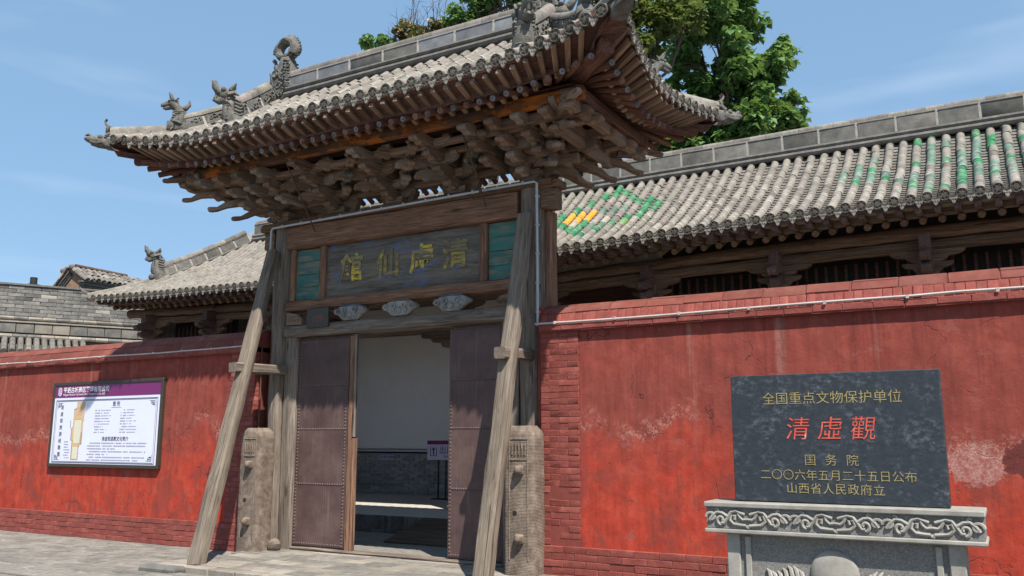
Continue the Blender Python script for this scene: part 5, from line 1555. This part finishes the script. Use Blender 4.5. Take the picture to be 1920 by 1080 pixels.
# small print too fine to read: legend columns and three paragraphs
sp = MB()
def dashes(x0, x1, z, h, m=sp):
    x = x0
    while x < x1:
        w = random.uniform(.004, .011); 
        if random.random() < .9: m.box((sx(x + w / 2), fy - .0008, sz(z)), (W_ * w * .8, .0012, H_ * h * random.uniform(.7, 1)))
        x += w + .0015
for k in range(9):
    z = .335 + .0335 * k
    for x in (.415, .655):
        dashes(x, x + .045, z, .014); dashes(x + .055, x + .055 + random.uniform(.035, .09), z, .009)
for k in range(7):
    dashes(.135, .135 + random.uniform(.03, .055), .72 + .033 * k, .012)
for k, (a, b) in enumerate(((.385, .90), (.365, .89), (.365, .62), (.385, .89), (.365, .56), (.385, .89), (.365, .84))): dashes(a, b, .735 + .034 * k, .014)
dashes(.18, .186, .5, .12)
tag(sp.build('small_print', m_sign_grey, pan), kind='stuff')
lettering('lettering', '图 例', .085, (sx(.61), fy - .002, sz(.262)), m_sign_ink, pan, .0006)
sbox('rule', sx(.565), sx(.655), sz(.305), sz(.30), m_sign_grey)
lettering('lettering', '清虚观道教文化简介', .078, (sx(.62), fy - .002, sz(.685)), m_sign_ink, pan, .0006)

# ------------------------------------------------------------------ stone tablet on its pedestal
st = empty('stone_tablet', (6.13, -1.4, GZ), 'black inscribed stone tablet on a carved grey pedestal before the right wall', 'tablet')
slab = MB().box((0, 0, 0), (1.755, .16, 1.13), ch=.006, jit=.003).build('slab', m_stele, st, T(6.14, -1.42, 1.605))
TY = -1.503
lettering('inscription', '全国重点文物保护单位', .118, (6.135, TY, 1.945), m_ink_gold, slab, .0015, bold=-.0008, spacing=.99)
for c, x in (('清', 5.84), ('虛', 6.115), ('觀', 6.385)):
    lettering('inscription', c, .215, (x, TY, 1.67), m_ink_red, slab, .002, shear=.14, bold=-.001)
for c, x in (('国', 5.94), ('务', 6.115), ('院', 6.29)): lettering('inscription', c, .105, (x, TY, 1.405), m_ink_gold, slab, .0015, bold=-.0008)
lettering('inscription', '二〇〇六年五月二十五日公布', .100, (6.145, TY, 1.275), m_ink_gold, slab, .0015, bold=-.0008, spacing=.99)
lettering('inscription', '山西省人民政府立', .100, (6.13, TY, 1.16), m_ink_gold, slab, .0015, bold=-.0008, spacing=1.05)
# cornice with a scroll frieze
FYc = -1.66
cx0, cx1 = 5.015, 7.265
cor = MB()
cor.box(((cx0 + cx1) / 2, -1.40, .90), (cx1 - cx0 - .03, .46, .19))
cor.build('cornice', m_gstone_pit, st)
for z, h, gx in ((1.012, .045, .0), (.785, .035, .0)):
    MB().box(((cx0 + cx1) / 2, -1.40, z), (cx1 - cx0 + gx, .53, h), ch=.008, jit=.002).build('moulding', m_gstone, st)
def scroll_unit(x, w):
    mb = MB(); f = -1.636
    def P_(pts, r): mb.tube([(x + a * w, f, .90 + b) for a, b in pts], r, 6, flat=1.0)
    def spir(cx_, cz_, r, a0, turns, dirn): return [(cx_ + r * (1 - k / 16) * math.cos(a0 + dirn * k / 16 * turns * 6.283) / w, cz_ + r * (1 - k / 16) * math.sin(a0 + dirn * k / 16 * turns * 6.283)) for k in range(14)]
    for s_ in (-1, 1):
        P_([(s_ * .02, -.065), (s_ * .10, -.06), (s_ * .17, -.055), (s_ * .22, -.02), (s_ * .20, .025), (s_ * .15, .02), (s_ * .16, -.015)], .016)      # linked cloud frame
        P_([(s_ * .02, -.065), (0, -.085)], .016)
        P_([(s_ * .03, .03), (s_ * .09, .045), (s_ * .14, .06), (s_ * .20, .05), (s_ * .25, .0), (s_ * .29, -.045), (s_ * .33, -.05)], .017)
        P_([(0, -.01), (s_ * .06, -.016), (s_ * .10, .01), (s_ * .12, .04)], .015)
        P_(spir(s_ * .33, -.02, .045, -math.pi / 2, 1.1, s_), .016)
        P_([(s_ * .24, .005), (s_ * .32, .04), (s_ * .38, .045), (s_ * .44, .01), (s_ * .48, -.03)], .017)
        P_(spir(s_ * .385, .065, .022, -math.pi / 2, .9, -s_), .014)
        P_(spir(s_ * .455, .0, .05, 0 if s_ > 0 else math.pi, 1.2, s_), .015)
    return mb
for k in range(3):
    u = scroll_unit(cx0 + .385 + .74 * k, .71); u.rough(.002, 30)
    u.build('scroll_relief', m_gstone, st, smooth=.9)
# pedestal body with a sunk, pecked panel and a lotus boss
bx0, bx1 = 5.19, 7.10; bz = .765; BF = -1.57
MB().box(((bx0 + bx1) / 2, -1.36, (bz + GZ) / 2), (bx1 - bx0 - .04, .40, bz - GZ)).build('body', m_gstone_pit, st)
for xx in (bx0 + .06, bx1 - .06): MB().box((xx, -1.37, (bz + GZ) / 2), (.12, .435, bz - GZ - .002), ch=.01).build('corner_pilaster', m_gstone, st)
for xx in (bx0 + .19, bx1 - .19): MB().box((xx, -1.57, .38), (.05, .03, .72), ch=.006).build('panel_edge', m_gstone, st)
MB().box((6.145, -1.37, .0), (2.1, .62, .11), ch=.015, jit=.004).build('foot', m_gstone, st)
bo = MB().sph((6.10, -1.565, .46), (.20, .05, .21), 18, 10); bo.rough(.006, 12); bo.build('boss', m_gstone, st, smooth=.9)
lt = MB()
for s_ in (-1, 1):
    for k in range(7):
        a = R(15 + 14 * k); c = Vector((6.10 + s_ * (.24 + .045 * k), -1.57, .40 + .03 * math.sin(k)))
        lt.tube([c + Vector((0, 0, -.10)), c + Vector((s_ * .01, -.015, -.02)), c + Vector((s_ * .03, -.008, .06)), c + Vector((s_ * .055, 0, .085))], [.018, .024, .018, .006], 6)
    for k in range(3): lt.tube([(6.10 + s_ * (.22 + .06 * q), -1.57, .20 + .05 * math.sin(q + k) - .04 * k) for q in range(7)], .014, 6)
lt.build('lotus_relief', m_gstone, st, smooth=.9)
# ------------------------------------------------------------------ grey brick house beyond the left wall
DV = Vector((.49, .872, 0)); P0 = Vector((-14.467, 6.5, 0)); NV = Vector((DV.y, -DV.x, 0))     # runs away to the right, faces the camera
gh = empty('grey_brick_house', (-15.6, 4.5, 0), 'grey brick gable wall with a ledge beyond the left end of the red wall', 'house')
def hm(t, z, out=0.0):
    p = P0 + DV * t + NV * out; return frame((p.x, p.y, z), (p.x + DV.x, p.y + DV.y, z))
T0, T1 = -5.2, 2.6
def hb(name, t0, t1, z0, z1, out, d, mat):
    return MB().box(((t1 - t0) / 2, d / 2, (z1 - z0) / 2), (t1 - t0, d, z1 - z0)).build(name, mat, gh, hm(t0, z0, out))
hb('wall', T0, T1, 0, 5.77, -.015, .4, m_gbrick_mortar)
bks = [MB().box((0, 0, 0), (.385, .05, .094), ch=.004, jit=.004).mesh('brick', m_gbrick) for _ in range(5)]
pale = [MB().box((0, 0, 0), (.385, .05, .094), ch=.004, jit=.004).mesh('brick', m_mortar) for _ in range(2)]
for r_ in range(8):
    t = -4.5 + (.2 if r_ % 2 else 0); z = 4.90 + .1055 * r_
    while t < 1.3:
        near = abs(t + .75) < .25 and 2 <= r_ <= 6
        link('brick', random.choice(pale if (random.random() < (.5 if near else .03)) else bks), gh, hm(t + .20, z + .05, .0 + random.uniform(-.004, .004)))
        t += .397
# sloping top of the gable
tp = MB().loft([[(a, b, c) for b, c in ((-.06, 0), (.30, 0), (.30, .07), (-.06, .05))] for a in (0, T1 - T0)]); tp.build('top_course', m_gbrick, gh, hm(T0, 5.745, 0))
for z, r_ in ((4.83, .055), (4.335, .065)):
    t = -4.6
    while t < 2.2:
        L = .34; mb = MB().tube([(0, 0, 0), (L - .01, 0, 0)], r_, 8)
        link('ledge_roll', mb.mesh('ledge_roll', random.choice((m_slab, m_mould, m_tile))), gh, hm(t, z, .06)); t += L
t = -4.6
while t < 2.2:
    L = .44
    link('ledge_block', MB().box((L / 2, 0, 0), (L - .015, .10, .27), ch=.008, jit=.004).mesh('ledge_block', random.choice((m_ridge, m_slab, m_ridge, m_mould))), gh, hm(t, 4.57, .04)); t += L
hb('string_course', -4.6, 2.2, 4.715, 4.755, .12, .12, m_slab)
# roof tiles that run down to the red wall
t = -4.6
while t < -1.0:
    M = hm(t, 4.27, .05)
    q0 = M @ Vector((0, 0, 0)); q1 = q0 + NV * .9 + Vector((0, 0, -.42))
    mb = MB().tube([q1, q0], .075, 8); mb.build('tile_roll', m_tile_dark, gh); t += .19
hb('lean_roof', -4.7, -.8, 3.9, 4.2, .0, .1, m_tile_dark)
# flue pipe
pp = P0 + DV * (-2.52) - NV * .15
fl = tag(MB().tube([(pp.x, pp.y, 5.72), (pp.x, pp.y, 6.02)], .095, 14).build('flue_pipe', m_iron), 'short black flue pipe on top of the grey brick wall', 'flue')
link('collar', MB().tube([(pp.x, pp.y, 5.80), (pp.x, pp.y, 5.825)], .16, 14).mesh('collar', m_iron), fl)

# small roofed brick turret behind: ridge runs straight back, gable end faces the street
sh = empty('brick_outhouse', (-20.9, 9.0, 0), 'small tan brick outhouse with a rough tiled roof behind the grey wall', 'outhouse')
OX0, OXA, OX1, OZ0, OZA, OZ1, OY0, OY1 = -22.35, -21.30, -20.55, 6.62, 7.52, 7.10, 9.0, 11.6
MB().loft([[(x, y, z) for x, z in ((OX0, 0), (OX1, 0), (OX1, OZ1), (OXA, OZA), (OX0, OZ0))] for y in (OY0, OY1)]).build('wall', m_tan_brick, sh)
for k, (o_, dz) in enumerate(((.04, -.20), (.08, -.12), (.13, -.04))):
    MB().box((0, 0, 0), (.2 + o_, OY1 - OY0 + o_ * 2, .07), ch=.01).build('cornice_course', m_ridge, sh, T(OX1 - .08 + o_ / 2, (OY0 + OY1) / 2, OZ1 + dz))
    p0 = Vector((OX0 - .12, OY0 - o_ / 2 + .05, OZ0 + dz - .06)); p1 = Vector((OXA, OY0 - o_ / 2 + .05, OZA + dz))
    MB().box(((p1 - p0).length / 2, 0, 0), ((p1 - p0).length, .12 + o_, .07), ch=.01).build('cornice_course', m_ridge, sh, frame(p0, p1))
MB().loft([[(x, y, z) for x, z in ((OX0 - .25, OZ0 - .12), (OXA, OZA + .08), (OX1 + .18, OZ1 + .02), (OX1 + .18, OZ1 - .03), (OXA, OZA - .02), (OX0 - .25, OZ0 - .2))] for y in (OY0 - .1, OY1 + .1)]).build('roof_bed', m_tile_dark, sh)
y = OY0 - .05
while y < OY1 + .1:
    a_ = Vector((OX1 + .26, y, OZ1 + .0)); b_ = Vector((OXA, y, OZA + .11))
    for j in range(3):
        p0 = a_.lerp(b_, j / 3) + Vector((0, 0, random.uniform(-.02, .03))); p1 = a_.lerp(b_, (j + 1) / 3)
        mb = MB(); mb.add(*raw_tile(.36, .095)); link('tile', mb.mesh('tile', random.choice((m_tile, m_tile_pink, m_tile_dark)), .9), sh, frame(p0, p1) @ rz(random.uniform(-.1, .1)))
    y += .21
for j in range(6):
    f = j / 6; p0 = Vector((OX0 - .2, OY0 - .1, OZ0 - .08)).lerp(Vector((OXA, OY0 - .1, OZA + .12)), f); p1 = Vector((OX0 - .2, OY0 - .1, OZ0 - .08)).lerp(Vector((OXA, OY0 - .1, OZA + .12)), f + .17)
    link('verge_tile', MB().box((.13, 0, 0), (.27, .22, .07), ch=.01, jit=.015).mesh('verge_tile', random.choice((m_tile_pink, m_tan_brick))), sh, frame(p0, p1))
MB().tube([(OXA, OY0 + .1, OZA + .20), (OXA, OY0 + 2.2, OZA + .17)], .075, 8).build('ridge_roll', m_rod, sh)
for j in range(3): link('eave_disc', MB().sph((0, 0, 0), .11, 8, 6).rough(.02, 9).mesh('eave_disc', m_tile_pink), sh, T(OXA + .1 - .24 * j, OY0 - .1, OZA + .12 - .05 * j))

# ------------------------------------------------------------------ trees behind
def ray_pt(u, v, dist):
    f = 1614.0; pt_ = R(9.9); yw = R(29.8)
    fh = Vector((-math.sin(yw), math.cos(yw), 0)); rt = Vector((math.cos(yw), math.sin(yw), 0)); up_ = Vector((0, 0, 1))
    fw = fh * math.cos(pt_) + up_ * math.sin(pt_); u_ = -fh * math.sin(pt_) + up_ * math.cos(pt_)
    d = fw * f + rt * (u - 960) - u_ * (v - 540)
    return Vector((7.5, -9.5, 1.6)) + d * (dist / f)
def leafs(mb, c, rad, n, size, droop=.6, mi=0, flat_=.8):
    for _ in range(n):
        while True:
            q = Vector((random.uniform(-1, 1), random.uniform(-1, 1), random.uniform(-1, 1)))
            if q.length <= 1: break
        q = q.normalized() * (q.length ** .55)
        p = c + Vector((q.x * rad[0], q.y * rad[1], q.z * rad[2]))
        s_ = size * random.uniform(.65, 1.25)
        az = random.uniform(0, 6.283)
        o = Vector((math.cos(az), math.sin(az), -random.uniform(.1, 1.6) * droop)).normalized()
        sd = o.cross(Vector((random.uniform(-.4, .4), random.uniform(-.4, .4), 1))).normalized(); nn = sd.cross(o)
        w = s_ * .42
        a = p; b = p + o * s_ * .38 + sd * w + nn * s_ * .08; d = p + o * s_ * .38 - sd * w + nn * s_ * .08; m_ = p + o * s_ * .42 - nn * s_ * .03; e = p + o * s_ - nn * s_ * .10
        mb.add([a, b, m_, d, e], [(0, 1, 2), (0, 2, 3), (1, 4, 2), (2, 4, 3)], mi)
def limb(mb, a, b, r0, r1, wob=.25, n=7):
    P_ = []
    for k in range(n + 1):
        f = k / n; p = a.lerp(b, f); p = p + noise.noise_vector(p * .7) * wob * math.sin(math.pi * f) + Vector((0, 0, .25 * wob * math.sin(math.pi * f))); P_.append(p)
    mb.tube(P_, [r0 + (r1 - r0) * k / n for k in range(n + 1)], 6)
    return P_
def tree(name, base, top, rtrunk, clusters, lsize, per, mats, label, twigs=0, cat='tree', droop=.7, dens=1.0):
    o = empty(name, base, label, cat)
    tr = MB(); base = Vector(base); top = Vector(top)
    P_ = limb(tr, base, top, rtrunk, rtrunk * .45, .5, 10)
    cr = MB()
    for c, rad in clusters:
        st_ = P_[min(len(P_) - 1, max(4, int(len(P_) * .55 + random.randrange(5))))]
        Q = limb(tr, st_, c, rtrunk * .28, .03, .6, 8)
        for k in range(4):
            e = c + Vector((random.uniform(-1, 1) * rad[0], random.uniform(-1, 1) * rad[1], random.uniform(-.5, 1) * rad[2])) * .85
            limb(tr, Q[-3], e, .03, .008, .2, 4)
        vol = rad[0] * rad[1] * rad[2]
        n = int(per * dens * vol ** (2 / 3))
        # several sub-clumps so that the cluster is uneven
        for k in range(9):
            while True:
                q = Vector((random.uniform(-1, 1), random.uniform(-1, 1), random.uniform(-1, 1)))
                if q.length < 1: break
            cc = c + Vector((q.x * rad[0], q.y * rad[1], q.z * rad[2])) * .8; s_ = random.uniform(.28, .5)
            leafs(cr, cc, (rad[0] * s_, rad[1] * s_, rad[2] * s_), int(n / 9), lsize, droop, 0)
    tr.build('trunk', m_bark, o, smooth=.9)
    cr.build('crown', mats, o, smooth=0)
    return o
def cl(lst, D, k):
    out = []
    for (u, v, ru, dz) in lst:
        r_ = ru * (D + dz) / 1614; out.append((ray_pt(u, v, D + dz), (r_, r_ * k, r_)))
    return out
random.seed(21)
big = cl([(1335, 40, 62, 0), (1290, 95, 48, .6), (1385, 110, 52, -.4), (1440, 120, 45, 0), (1465, 95, 30, .3), (1340, 150, 52, .5), (1410, 175, 55, 0), (1330, 215, 60, .2), (1400, 235, 55, -.3), (1470, 215, 44, .1), (1490, 195, 26, 0), (1445, 260, 50, .3), (1350, 270, 50, 0), (1265, 190, 30, .8), (1255, 165, 22, .5), (1272, 130, 13, .2), (1290, 250, 42, .5), (1240, 280, 40, .3), (1370, -30, 50, 0), (1400, 50, 34, .8), (1440, 300, 70, 1), (1330, 320, 80, 1)], 24.0, 1.3)
tb_ = ray_pt(1370, 822, 24.0); tb_.z = GZ
tt_ = ray_pt(1360, 100, 24.0)
tree('broadleaf_tree', tb_, tt_, .26, big, .235, 1150, m_leaf, 'tall broad-leaved tree with drooping leaves rising behind the hall roof')
fin = cl([(1200, 20, 55, 0), (1235, 55, 48, .5), (1190, 85, 40, 0), (1255, 15, 50, .3), (1160, 30, 45, .8), (1215, 105, 28, .6), (1290, 30, 40, 1), (1210, -40, 60, .6), (1120, -20, 50, 0)], 21.0, 1.2)
b2 = ray_pt(1185, 822, 21.0); b2.z = GZ
tree('fine_leaved_tree', b2, ray_pt(1195, 60, 21.0), .20, fin, .15, 1500, m_leaf2, 'fine-leaved tangled tree close behind the right end of the gate roof', droop=.5)
mid = cl([(880, 22, 34, 0), (905, 12, 30, .4), (950, -10, 48, 0), (985, -5, 40, .3), (840, 45, 18, .2), (1000, 20, 30, .8)], 25.0, 1.2)
b3 = ray_pt(915, 822, 25.0); b3.z = GZ
tree('leafy_tree', b3, ray_pt(920, 25, 25.0), .16, mid, .19, 1200, m_leaf, 'dark green tree top showing over the gate ridge near its right end', droop=.6)
# withered bush with bare twigs over the ridge
b4 = ray_pt(790, 822, 25.0); b4.z = GZ
dry = cl([(765, 58, 26, 0), (790, 62, 22, .2), (745, 68, 18, .1), (718, 76, 14, 0), (690, 74, 12, 0), (815, 45, 16, 0), (825, 60, 14, .3)], 25.0, 1.2)
o = tree('withered_tree', b4, ray_pt(785, 62, 25.0), .10, dry[:3] + dry[5:], .15, 1500, m_dryleaf, 'withered tree top with brown leaves and bare twigs above the gate ridge', droop=1.0)
tw = MB()
for k in range(46):
    u = random.uniform(735, 990); v = random.uniform(-10, 45) if u > 770 else random.uniform(25, 60); a = ray_pt(u + random.uniform(-25, 25), 100, 25.3); b = ray_pt(u, v, 25.0 + random.uniform(-.4, .4))
    Q = limb(tw, a, b, .018, .006, .15, 6)
    for q in Q[2:]:
        for _ in range(2): limb(tw, q, q + Vector((random.uniform(-.3, .3), random.uniform(-.3, .3), random.uniform(.05, .4))), .007, .003, .05, 3)
for (c, r_) in dry[3:5]: limb(tw, ray_pt(735, 120, 25), c, .03, .01, .1, 5)
tw.build('bare_twigs', m_twig, o, smooth=.9)
gl = MB()
for (c, r_) in dry[3:5]: leafs(gl, c, r_, 90, .19, 1.2)
gl.build('green_sprays', m_leaf, o, smooth=0)
